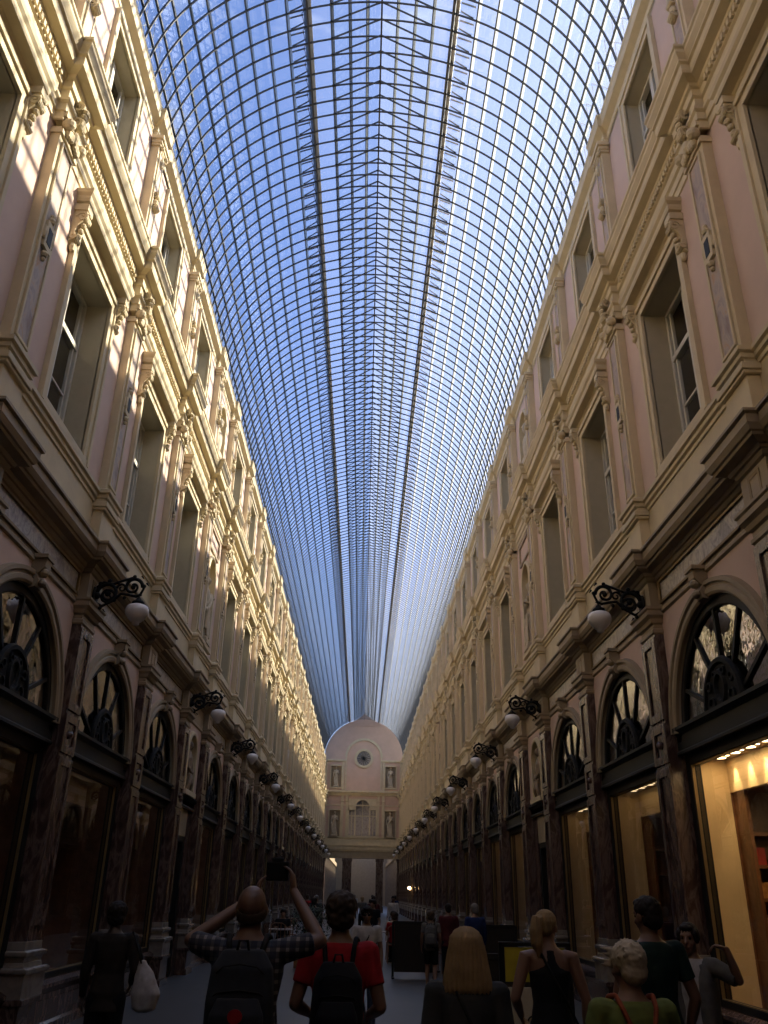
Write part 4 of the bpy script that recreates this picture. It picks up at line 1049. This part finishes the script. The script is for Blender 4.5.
for sg in (1, -1):
    for i, k in enumerate(range(1, 24, 2)):
        o = lamp0 if first else copy_tree(lamp0); first = False
        o.location = (sg*3.79, PIL[sg][k], 5.33); o.scale = (1.12, 1.25, 1.15); o.rotation_euler = (0, 0, 0 if sg > 0 else PI)
        tag(o, 'white globe lamp on black scroll bracket, %s from the near end, %s' % (ORD[i], 'shaded wall' if sg > 0 else 'sunlit wall'), 'wall lamp', 'globe lamps along the %s' % ('shaded wall' if sg > 0 else 'sunlit wall'))

# ------------------------------------------------------------------ statues
def make_statue():
    root = empty('statue'); f = Form()
    f.rings([(0,0,.16,.21,.17),(0,0,.30,.19,.15),(.01,0,.62,.17,.14),(.02,-.01,.95,.155,.12),(.01,0,1.10,.13,.10),(0,0,1.28,.165,.11),(0,0,1.42,.15,.09),(0,0,1.47,.07,.06),(0,0,1.56,.05,.05)])
    f.ell((0,.02,1.66), (.075,.09,.11)); f.ell((0,-.02,1.69), (.09,.10,.10)); f.limb([(-.18,0,1.40),(-.24,.04,1.14),(-.12,.16,1.22)], [.06,.05,.035]); f.limb([(.18,0,1.40),(.26,.0,1.14),(.24,.06,.90)], [.06,.048,.04])
    f.limb([(-.18,.10,1.36),(-.02,.15,1.12),(.18,.13,.88),(.20,.10,.40)], [.04,.045,.05,.04])
    for i in range(5): f.limb([(-.14+.07*i,.13,.95-.05*(i % 2)),(-.16+.08*i,.155,.22)], [.018,.026], 8)
    f.ell((.24,.09,.84), (.05,.05,.05)); f.ell((-.11,.19,1.22), (.035,.045,.035))
    f.fuse('figure', M['statue'], root, .018, 2)
    b_ = MB(); b_.box(-.24,.24,-.18,.2,0,.09); b_.box(-.21,.21,-.15,.18,.09,.16); b_.build('plinth', M['statue'], root, bevel=.01)
    return root
def make_bust():
    root = empty('bust'); f = Form()
    f.rings([(0,0,.62,.10,.09),(0,0,.72,.13,.11),(0,0,.92,.19,.13),(0,0,1.08,.20,.12),(0,0,1.16,.12,.09),(0,0,1.22,.06,.06),(0,0,1.30,.055,.055)])
    f.ell((0,.02,1.40), (.085,.10,.12)); f.ell((0,-.02,1.44), (.10,.11,.105)); f.ell((0,.07,1.32), (.05,.05,.07)); f.limb([(0,.11,1.42),(0,.13,1.38)], [.012,.016])
    f.fuse('figure', M['statue'], root, .016, 2)
    b_ = Form(); b_.rings([(0,0,0,.20,.16),(0,0,.08,.20,.16),(0,0,.10,.14,.12),(0,0,.45,.17,.13),(0,0,.52,.20,.15),(0,0,.62,.20,.15)], p=4)
    for s_ in (-1, 1): b_.ell((s_*.17,.06,.30), (.06,.06,.16)); b_.ell((s_*.20,.05,.50), (.06,.06,.06))
    b_.limb([(-.17,.14,.48),(0,.17,.40),(.17,.14,.48)], [.03,.04,.03]); b_.fuse('pedestal', M['statue'], root, .016, 2)
    return root
def make_relief():
    root = empty('niche_figure'); f = Form()
    f.rings([(0,0,.0,.13,.10),(0,0,.18,.17,.12),(0,0,.34,.10,.08),(0,0,.52,.16,.10),(0,0,.74,.20,.11),(0,0,.84,.10,.08),(0,0,.92,.05,.05)])
    f.ell((0,.02,1.03), (.075,.09,.105)); f.ell((0,-.01,1.06), (.088,.095,.09)); 
    for s_ in (-1, 1): f.limb([(s_*.19,.02,.72),(s_*.22,.06,.52),(s_*.10,.13,.42)], [.05,.045,.03]); f.limb([(s_*.06,.10,.35),(s_*.16,.12,.16),(s_*.20,.08,.02)], [.04,.045,.03])
    f.ell((0,.12,.24), (.10,.05,.10)); f.fuse('figure', M['statue_dim'], root, .014, 2)
    return root
M['statue_dim'] = plain('darker_statue_stone', (.24,.18,.12), .7, var=.15, scale=9)
st0, bu0, re0 = make_statue(), make_bust(), make_relief(); fst = [True]*3
for sg, k, yc in NSTAT:
    o_ = {3:'first', 10:'second', 17:'third'}[k]; wn = 'shaded wall' if sg > 0 else 'sunlit wall'
    for i, (pr, z_, x_, sc_, nm, lb) in enumerate(((st0, 7.0, 3.99, .97, 'statue', 'pale stone statue, middle storey niche'), (bu0, 11.42, 4.18, 1.25, 'bust', 'pale stone bust, top storey niche'), (re0, 3.66, 3.97, .95, 'statue', 'dark stone figure above the door'))):
        o = pr if fst[i] else copy_tree(pr); fst[i] = False
        o.location = (sg*x_, yc, z_); o.rotation_euler = (0, 0, PI/2 if sg > 0 else -PI/2); o.scale = (sc_,)*3
        tag(o, '%s, %s niche bay of the %s' % (lb, o_, wn), nm, 'niche sculptures')
for x_, z_, lb in ((-2.85,6.97,'lower niche of the end wall on the sunlit side'),(2.85,6.97,'lower niche of the end wall on the shaded side'),(-2.85,11.77,'upper niche of the end wall on the sunlit side'),(2.85,11.77,'upper niche of the end wall on the shaded side')):
    o = copy_tree(st0); o.location = (x_, YE+.10, z_); o.rotation_euler = (0,0,PI); o.scale = (1.15,)*3 if z_ > 10 else (1.35,)*3
    tag(o, 'stone statue standing in the ' + lb, 'statue', 'end wall statues')

# ------------------------------------------------------------------ shop interiors behind the panes
def area(name, loc, size, power, col=(1,.66,.32), rot=(0,0,0), sy=None):
    l = bpy.data.lights.new(name, 'AREA'); l.energy = power; l.color = col; l.shape = 'RECTANGLE'; l.size = size; l.size_y = sy or size
    o = bpy.data.objects.new(name, l); COL.objects.link(o); o.location = loc; o.rotation_euler = rot; return o
M['downlight'] = emit('downlight_lens', (1,.75,.40), 4); M['downlight_dim'] = emit('downlight_lens_dim', (1,.75,.40), .7)
M['shopceil'] = plain('shop_ceiling', (.30,.20,.11), .7)
M['item'] = plain('display_boxes', (.45,.22,.07), .4, var=.4, scale=20)
M['red_item'] = plain('red_display', (.35,.03,.02), .5)
def shop(sg, k, power, warm=True):
    y0, y1 = PIL[sg][k]+.1, PIL[sg][k+1]-.1; w = empty('shop_room'); 
    q = MB(); X = lambda a, b: sorted((sg*a, sg*b))
    q.box(*X(4.06, 4.52), y1-.10, y1, .55, 3.24, 0 if sg > 0 else 2)                      # side pier, cream
    q.box(*X(4.52, 6.4), y1-.10, y1, .55, 3.24, 2)
    q.box(*X(4.06, 6.5), y0, y1, 3.24, 3.27, 1)                        # ceiling
    q.box(*X(4.52, 4.60), y0, y1-.10, 2.86, 3.24, 0 if sg > 0 else 2); q.box(*X(4.60, 6.4), y0, y1-.1, 2.86, 2.90, 2)                   # dropped soffit
    q.box(*X(4.12, 6.5), y0, y1, .45, .56, 2)                          # display floor
    q.box(*X(6.3, 6.45), y0, y1, .55, 3.24, 2)
    if sg > 0:
        for z_ in (.95,1.30,1.65,2.0,2.35): q.box(*X(4.56, 6.3), y1-.40, y1-.10, z_, z_+.035, 2)
        for xx_ in (4.57, 5.2, 5.8, 6.28): q.box(*X(xx_-.02, xx_+.02), y1-.42, y1-.10, .55, 2.86, 2)
    tag(w, kind='structure'); q.build('shop_fitting', [M['warmwall'], M['shopceil'], M['brownwood']], w)
    w.name = 'wall_shop'
    if power > 6:
        r = random.Random(k)
        n = 0
        for z_, nz in ((.985,'lowest'),(1.335,'second'),(1.685,'third'),(2.035,'top')):
            xx_ = 4.68
            while xx_ < 5.1:
                hh = r.uniform(.14,.26); o = MB(); kind = r.random()
                if kind < .5: o.box(-.06,.06,-.05,.05,0,hh*.8); o.box(-.065,.065,-.055,.055,hh*.8,hh*.85)
                else: o.lathe([(.045,0),(.055,.02),(.05,hh*.6),(.018,hh*.8),(.018,hh),(.026,hh*1.02)], 0, 0, 12)
                o = o.build('gift_box' if kind < .5 else 'bottle', M['item'] if r.random() < .75 else M['red_item'], None, bevel=.004 if kind < .5 else 0)
                o.location = (sg*xx_, y1-.26, z_)
                tag(o, 'small %s on the %s brown shelf inside the brightly lit shop window' % ('display box' if kind < .5 else 'amber bottle', nz), 'box' if kind < .5 else 'bottle', ('boxes' if kind < .5 else 'bottles') + ' on the %s shelf of the lit shop' % nz)
                xx_ += r.uniform(.16,.2)
    d = MB(); 
    for i in range(6):
        yy_ = y1-.35-.42*i
        if yy_ < y0+.15: break
        for xx_, rr_ in ((4.36, .06), (4.36, .022)):
            d.grid([[(sg*xx_+rr_*math.cos(2*PI*j/14), yy_-(.2 if rr_ < .05 else 0)+rr_*math.sin(2*PI*j/14), 3.238-e) for j in range(14)] for e in (0,.006)])
    
    if power > .7: d.build('downlight', M['downlight' if power > 6 else 'downlight_dim'], w)
    area('shop_light', (sg*4.30, (y0+y1)/2, 3.2), .25, power*.6, sy=y1-y0-.6)
    if power > 6: area('shop_light', (5.5, (y0+y1)/2, 2.8), .8, power*.35)
    if power > 6:
        for i in range(5):
            l = bpy.data.lights.new('shop_spot', 'SPOT'); l.energy = power*1.1; l.color = (1,.72,.38); l.spot_size = math.radians(50); l.spot_blend = .5; l.shadow_soft_size = .03
            o = bpy.data.objects.new('shop_spot', l); COL.objects.link(o); o.location = (sg*4.44, y1-.35-.42*i, 3.22); o.rotation_euler = (0, -sg*math.radians(10), 0)
for sg, k, p in ((1,0,8),(1,1,1.1),(1,2,.75),(1,4,.7),(1,5,.6),(1,7,.3),(-1,0,.1),(-1,1,.2),(-1,2,.2),(-1,4,.25)): shop(sg, k, p)
# chandelier in the lit shop
ob = tag(empty('chandelier', (5.0, 9.3, 2.38)), 'brown and gold branched chandelier hanging in the brightly lit shop window', 'chandelier')
q = MB(); q.tube([(0,0,.46),(0,0,-.25)], .012, 6); q.ball((0,0,-.1), .05, 10); q.ball((0,0,-.27), .035, 8)
for j in range(10):
    t = 2*PI*j/10; c, s_ = math.cos(t), math.sin(t); q.tube([(0,0,-.12),(.12*c,.12*s_,-.24),(.30*c,.30*s_,-.20),(.38*c,.38*s_,-.05)], .010, 6); q.lathe([(.03,-.05),(.02,-.03),(.012,0),(.012,.08)], .38*c, .38*s_, 8)
q.build('arms', M['gold'], ob, smooth=True)
q = MB()
for j in range(10): t = 2*PI*j/10; q.ball((.38*math.cos(t), .38*math.sin(t), .10), .016, 8, rz=.03)
q.build('bulbs', M['downlight'], ob, smooth=True)
# small glowing lamps
M['bulb'] = emit('warm_bulb', (1,.62,.25), 14)
for i, (x_, y_, z_, lb) in enumerate(((-4.12,21.25,1.50,'upper small glowing lamp behind the pane past the first door, sunlit wall'),(-4.12,21.25,1.33,'lower small glowing lamp behind the pane past the first door, sunlit wall'),(3.55,66,2.1,'small glowing wall light far down the shaded wall'))):
    o = tag(empty('small_lamp', (x_, y_, z_)), lb, 'lamp'); r_ = .035 if i < 2 else .11
    q = MB(); q.ball((0,0,0), r_, 12); q.build('bulb', M['bulb'], o, smooth=True)
    q = MB(); q.lathe([(r_*.4,r_*.8),(r_*.6,r_*1.1),(r_*.3,r_*1.6)], 0, 0, 10); q.tube([(0,0,r_*1.5),(-.12 if i < 2 else .35,0,r_*1.5)], r_*.15, 6); q.build('lamp_holder', M['gold'], o)

# ------------------------------------------------------------------ cafe things
M['yellow'] = plain('yellow_poster', (.42,.34,.02), .6); M['paper'] = plain('cream_poster', (.45,.40,.28), .6)
o = tag(empty('menu_board', (1.46, 7.75, 0)), 'black-framed standing menu board with a yellow and cream poster beside the ponytailed person', 'menu board')
q = MB()
for x_ in (-.28,.28): q.box(x_-.02, x_+.02, -.02, .02, 0, 1.30)
q.box(-.30,.30,-.02,.02,1.28,1.31); q.box(-.28,.28,-.015,.015,.30,.34)
for x_ in (-.28,.28): q.box(x_-.02, x_+.02, -.22, .22, 0, .03)
q.build('board_frame', M['black'], o, bevel=.004)
q = MB(); q.box(-.25,.25,-.012,.012,1.02,1.27); q.build('yellow_poster', M['yellow'], o)
q = MB(); q.box(-.25,.25,-.012,.012,.36,.98); q.build('cream_poster', M['paper'], o)
q = MB()
for cx_, cz_, r_, a_, g_ in ((-.12,.62,.06,0,1),(-.04,.74,.045,PI,-1),(-.16,.50,.04,1,1),(.05,.60,.05,2,-1),(.12,.75,.05,0,1)):
    q.tube([(cx_+r_*(1-.8*i/20)*math.cos(a_+g_*i/20*8), -.014, cz_+r_*(1-.8*i/20)*math.sin(a_+g_*i/20*8)) for i in range(21)], .006, 5)
q.build('poster_flourish', M['black'], o)
def screen(x, y, w_, rz, lb):
    o = tag(empty('cafe_screen', (x, y, 0), rz), lb, 'screen', 'cafe screens'); q = MB()
    for x_ in (-w_/2, w_/2): q.box(x_-.025, x_+.025, -.025, .025, 0, 1.1); q.box(x_-.03, x_+.03, -.18, .18, 0, .03)
    q.box(-w_/2, w_/2, -.02, .02, 1.06, 1.12); q.build('screen_frame', M['black'], o, bevel=.004)
    q = MB(); q.box(-w_/2+.03, w_/2-.03, -.008, .008, .12, 1.06); q.build('screen_panel', M['cloth_brown'], o)
screen(1.42, 9.6, .9, .0, 'dark cafe screen behind the menu board'); screen(2.75, 19.2, 1.0, 0, 'dark cafe screen in front of the seated guests'); screen(1.2, 20.6, .9, 0, 'dark cafe screen further along the seated guests')
def cafe_table(x, y, lb):
    o = tag(empty('cafe_table', (x, y, 0)), lb, 'table', 'round cafe tables'); q = MB(); q.lathe([(.001,.70),(.33,.70),(.34,.715),(.33,.73),(.001,.73)], 0, 0, 24); q.build('tabletop', M['marble_grey'], o)
    q = MB(); q.lathe([(.20,0),(.20,.02),(.05,.05),(.025,.10),(.025,.70)], 0, 0, 14); q.build('table_base', M['iron'], o)
def make_chair():
    o = empty('cafe_chair'); q = MB(); q.box(-.20,.20,-.20,.20,.43,.46); q.build('seat', M['brownwood'], o, bevel=.01)
    q = MB(); q.tube([(-.19,-.19,.45),(-.19,-.23,.85),(-.10,-.24,.90),(.10,-.24,.90),(.19,-.23,.85),(.19,-.19,.45)], .013, 6)
    for x_ in (-.08,0,.08): q.tube([(x_,-.19,.45),(x_,-.24,.89)], .008, 6)
    q.build('backrest', M['brownwood'], o)
    for x_ in (-.17,.17):
        for y_ in (-.17,.17): q = MB(); q.tube([(x_,y_,.44),(x_*1.15,y_*1.15,0)], [.014,.010], 6); q.build('leg', M['brownwood'], o)
    return o
ch0 = make_chair(); fc = True
GL = 'wooden cafe chair at the round tables behind the dark screens'
tabs = [(.95,25.5),(1.75,22.4),(1.9,25.0),(-2.2,26.0),(-2.2,29.0)]
TN = ['nearest the white-haired person','second behind the dark screens','third behind the dark screens','first by the sunlit side shop fronts','second by the sunlit side shop fronts']
for (x, y), n_ in zip(tabs, TN):
    cafe_table(x, y, 'small round cafe table, ' + n_)
    for dx, dy, rz, sd in ((0,-.66,0,'near side'),(0,.66,PI,'far side')):
        o = ch0 if fc else copy_tree(ch0); fc = False; o.location = (x+dx, y+dy, 0); o.rotation_euler = (0,0,rz)
        tag(o, 'wooden chair, %s of the round table %s' % (sd, n_), 'chair', 'cafe chairs')
sit, _ = human('seated cafe guest in a white top facing the camera at the nearest round table', 0.95, 26.12, 1.6, PI, 'skin', (0,0), arms={k: ((k*.23,.05,1.14), (k*.16,.30,1.20)) for k in (-1,1)}, legs={k: ((k*.10,.38,.92), (k*.10,.30,.49)) for k in (-1,1)},
    top=('tee', 'cloth_white'), bottom=('trousers', 'cloth_black'), hair=('thick', 'hair_dark'), voxel=.018, z=-.38)
def sit_copy(x, y, hd, lb, mats): c = human_copy(sit, lb, x, y, 1.6, hd, mats); c.location.z = -.38
sit_copy(.95, 24.88, 0, 'seated cafe guest in red with their back to the camera at the nearest round table', {'shirt':'cloth_red','hair':'hair_brown'})
sit_copy(1.75, 23.02, PI, 'seated cafe guest in grey facing the camera at the second round table', {'shirt':'cloth_mid','hair':'hair_blonde'})
sit_copy(-2.2, 26.62, PI, 'seated cafe guest in black by the sunlit side shop fronts', {'shirt':'cloth_black','hair':'hair_dark'})
# potted shrubs by the cafe
M['leaf'] = plain('dark_leaf', (.02,.04,.018), .6, var=.4, scale=20)
def pot(x, y, lb):
    o = tag(empty('potted_shrub', (x, y, 0)), lb, 'plant', 'potted shrubs'); q = MB(); q.box(-.22,.22,-.22,.22,0,.45); q.box(-.25,.25,-.25,.25,.42,.47); q.build('planter', M['brownwood'], o, bevel=.01)
    q = MB(); q.tube([(0,0,.45),(0,0,.9)], .02, 6); q.build('stem', M['brownwood'], o); r = random.Random(int(x*10)); q = MB()
    for i in range(700):
        t = r.uniform(0, 2*PI); ph = math.acos(r.uniform(-1,1)); rr_ = .36*r.uniform(.55,1)**.5
        c = Vector((rr_*math.sin(ph)*math.cos(t), rr_*math.sin(ph)*math.sin(t), 1.05+rr_*1.05*math.cos(ph))); d = Vector((r.uniform(-1,1), r.uniform(-1,1), r.uniform(-.4,1))).normalized(); e = d.cross(Vector((0,0,1))).normalized()
        q.add([c, c+d*.03+e*.018, c+d*.07, c+d*.03-e*.018], [(0,1,2,3)])
    q.build('foliage', M['leaf'], o)
pot(-.95, 20.5, 'dark round potted shrub behind the red-shirted person\'s shoulder'); pot(-1.35, 23.0, 'dark round potted shrub further behind the bald photographer')

bpy.data.scenes.remove(TMP)
# ------------------------------------------------------------------ camera, sun, sky
cam = bpy.data.cameras.new('camera'); co = bpy.data.objects.new('camera', cam); COL.objects.link(co)
pp, yy, rr = .4321, .018, .019
F = Vector((math.sin(yy)*math.cos(pp), math.cos(yy)*math.cos(pp), math.sin(pp))); R = Vector((math.cos(yy), -math.sin(yy), 0)); U = R.cross(F)
R2 = R*math.cos(rr) + U*math.sin(rr); U2 = -R*math.sin(rr) + U*math.cos(rr)
m4 = Matrix.Identity(4)
for i, v in enumerate((R2, U2, -F)):
    for j in range(3): m4[j][i] = v[j]
m4.translation = Vector((0, 0, 1.65)); co.matrix_world = m4
cam.sensor_fit = 'VERTICAL'; cam.sensor_height = 24; cam.lens = 829.2/1024*24; cam.clip_start = .05; cam.clip_end = 600
SC.camera = co
SUN = Vector((1, .42, .73)).normalized()
sl = bpy.data.lights.new('sun', 'SUN'); so = bpy.data.objects.new('sun', sl); COL.objects.link(so)
so.rotation_euler = SUN.to_track_quat('Z', 'Y').to_euler(); sl.energy = 5.0; sl.angle = .0093; sl.color = (1, .86, .66)
wd = bpy.data.worlds.new('sky'); SC.world = wd; wd.use_nodes = True; nt = wd.node_tree
bg = nt.nodes['Background']; sky = nt.nodes.new('ShaderNodeTexSky'); sky.sky_type = 'NISHITA'; sky.sun_disc = False
sky.sun_elevation = math.asin(SUN.z); sky.sun_rotation = math.atan2(SUN.x, SUN.y); sky.dust_density = 1.5; sky.ozone_density = 2.0
tc = nt.nodes.new('ShaderNodeTexCoord'); mp = nt.nodes.new('ShaderNodeMapping'); mp.inputs['Scale'].default_value = (1, 1, 2.2)
cn = nt.nodes.new('ShaderNodeTexNoise'); cn.inputs['Scale'].default_value = 2.6; cn.inputs['Detail'].default_value = 8; cn.inputs['Roughness'].default_value = .6; cn.inputs['Distortion'].default_value = .6
nt.links.new(tc.outputs['Generated'], mp.inputs['Vector']); nt.links.new(mp.outputs['Vector'], cn.inputs['Vector'])
cr = nt.nodes.new('ShaderNodeValToRGB'); cr.color_ramp.elements[0].position = .60; cr.color_ramp.elements[1].position = .84
nt.links.new(cn.outputs['Fac'], cr.inputs['Fac'])
mul = nt.nodes.new('ShaderNodeMath'); mul.operation = 'MULTIPLY'; mul.inputs[1].default_value = .75; nt.links.new(cr.outputs['Color'], mul.inputs[0])
mx = nt.nodes.new('ShaderNodeMixRGB'); mx.inputs['Color2'].default_value = (5.2, 5.4, 5.8, 1)
tn = nt.nodes.new('ShaderNodeMixRGB'); tn.blend_type = 'MULTIPLY'; tn.inputs['Fac'].default_value = 1; tn.inputs['Color2'].default_value = (.74,.80,1.04,1); nt.links.new(sky.outputs['Color'], tn.inputs['Color1'])
sp = nt.nodes.new('ShaderNodeSeparateXYZ'); nt.links.new(tc.outputs['Generated'], sp.inputs[0])
hz = nt.nodes.new('ShaderNodeMapRange'); hz.inputs['From Min'].default_value = -.15; hz.inputs['From Max'].default_value = .65; hz.inputs['To Min'].default_value = 0; hz.inputs['To Max'].default_value = .42; nt.links.new(sp.outputs['X'], hz.inputs['Value'])
mxm = nt.nodes.new('ShaderNodeMath'); mxm.operation = 'MAXIMUM'; nt.links.new(mul.outputs[0], mxm.inputs[0]); nt.links.new(hz.outputs['Result'], mxm.inputs[1])
nt.links.new(mxm.outputs[0], mx.inputs['Fac']); nt.links.new(tn.outputs['Color'], mx.inputs['Color1']); nt.links.new(mx.outputs['Color'], bg.inputs['Color'])
bg.inputs['Strength'].default_value = .12
vs = SC.view_settings; vs.view_transform = 'Standard'; vs.look = 'None'; vs.gamma = 1; vs.use_curve_mapping = False; vs.exposure = 1.38
SC.display_settings.display_device = 'sRGB'
cy = SC.cycles; cy.use_denoising = True; cy.max_bounces = 10; cy.diffuse_bounces = 6; cy.glossy_bounces = 4; cy.transparent_max_bounces = 24; cy.transmission_bounces = 6
cy.caustics_reflective = False; cy.caustics_refractive = False; cy.sample_clamp_indirect = 8
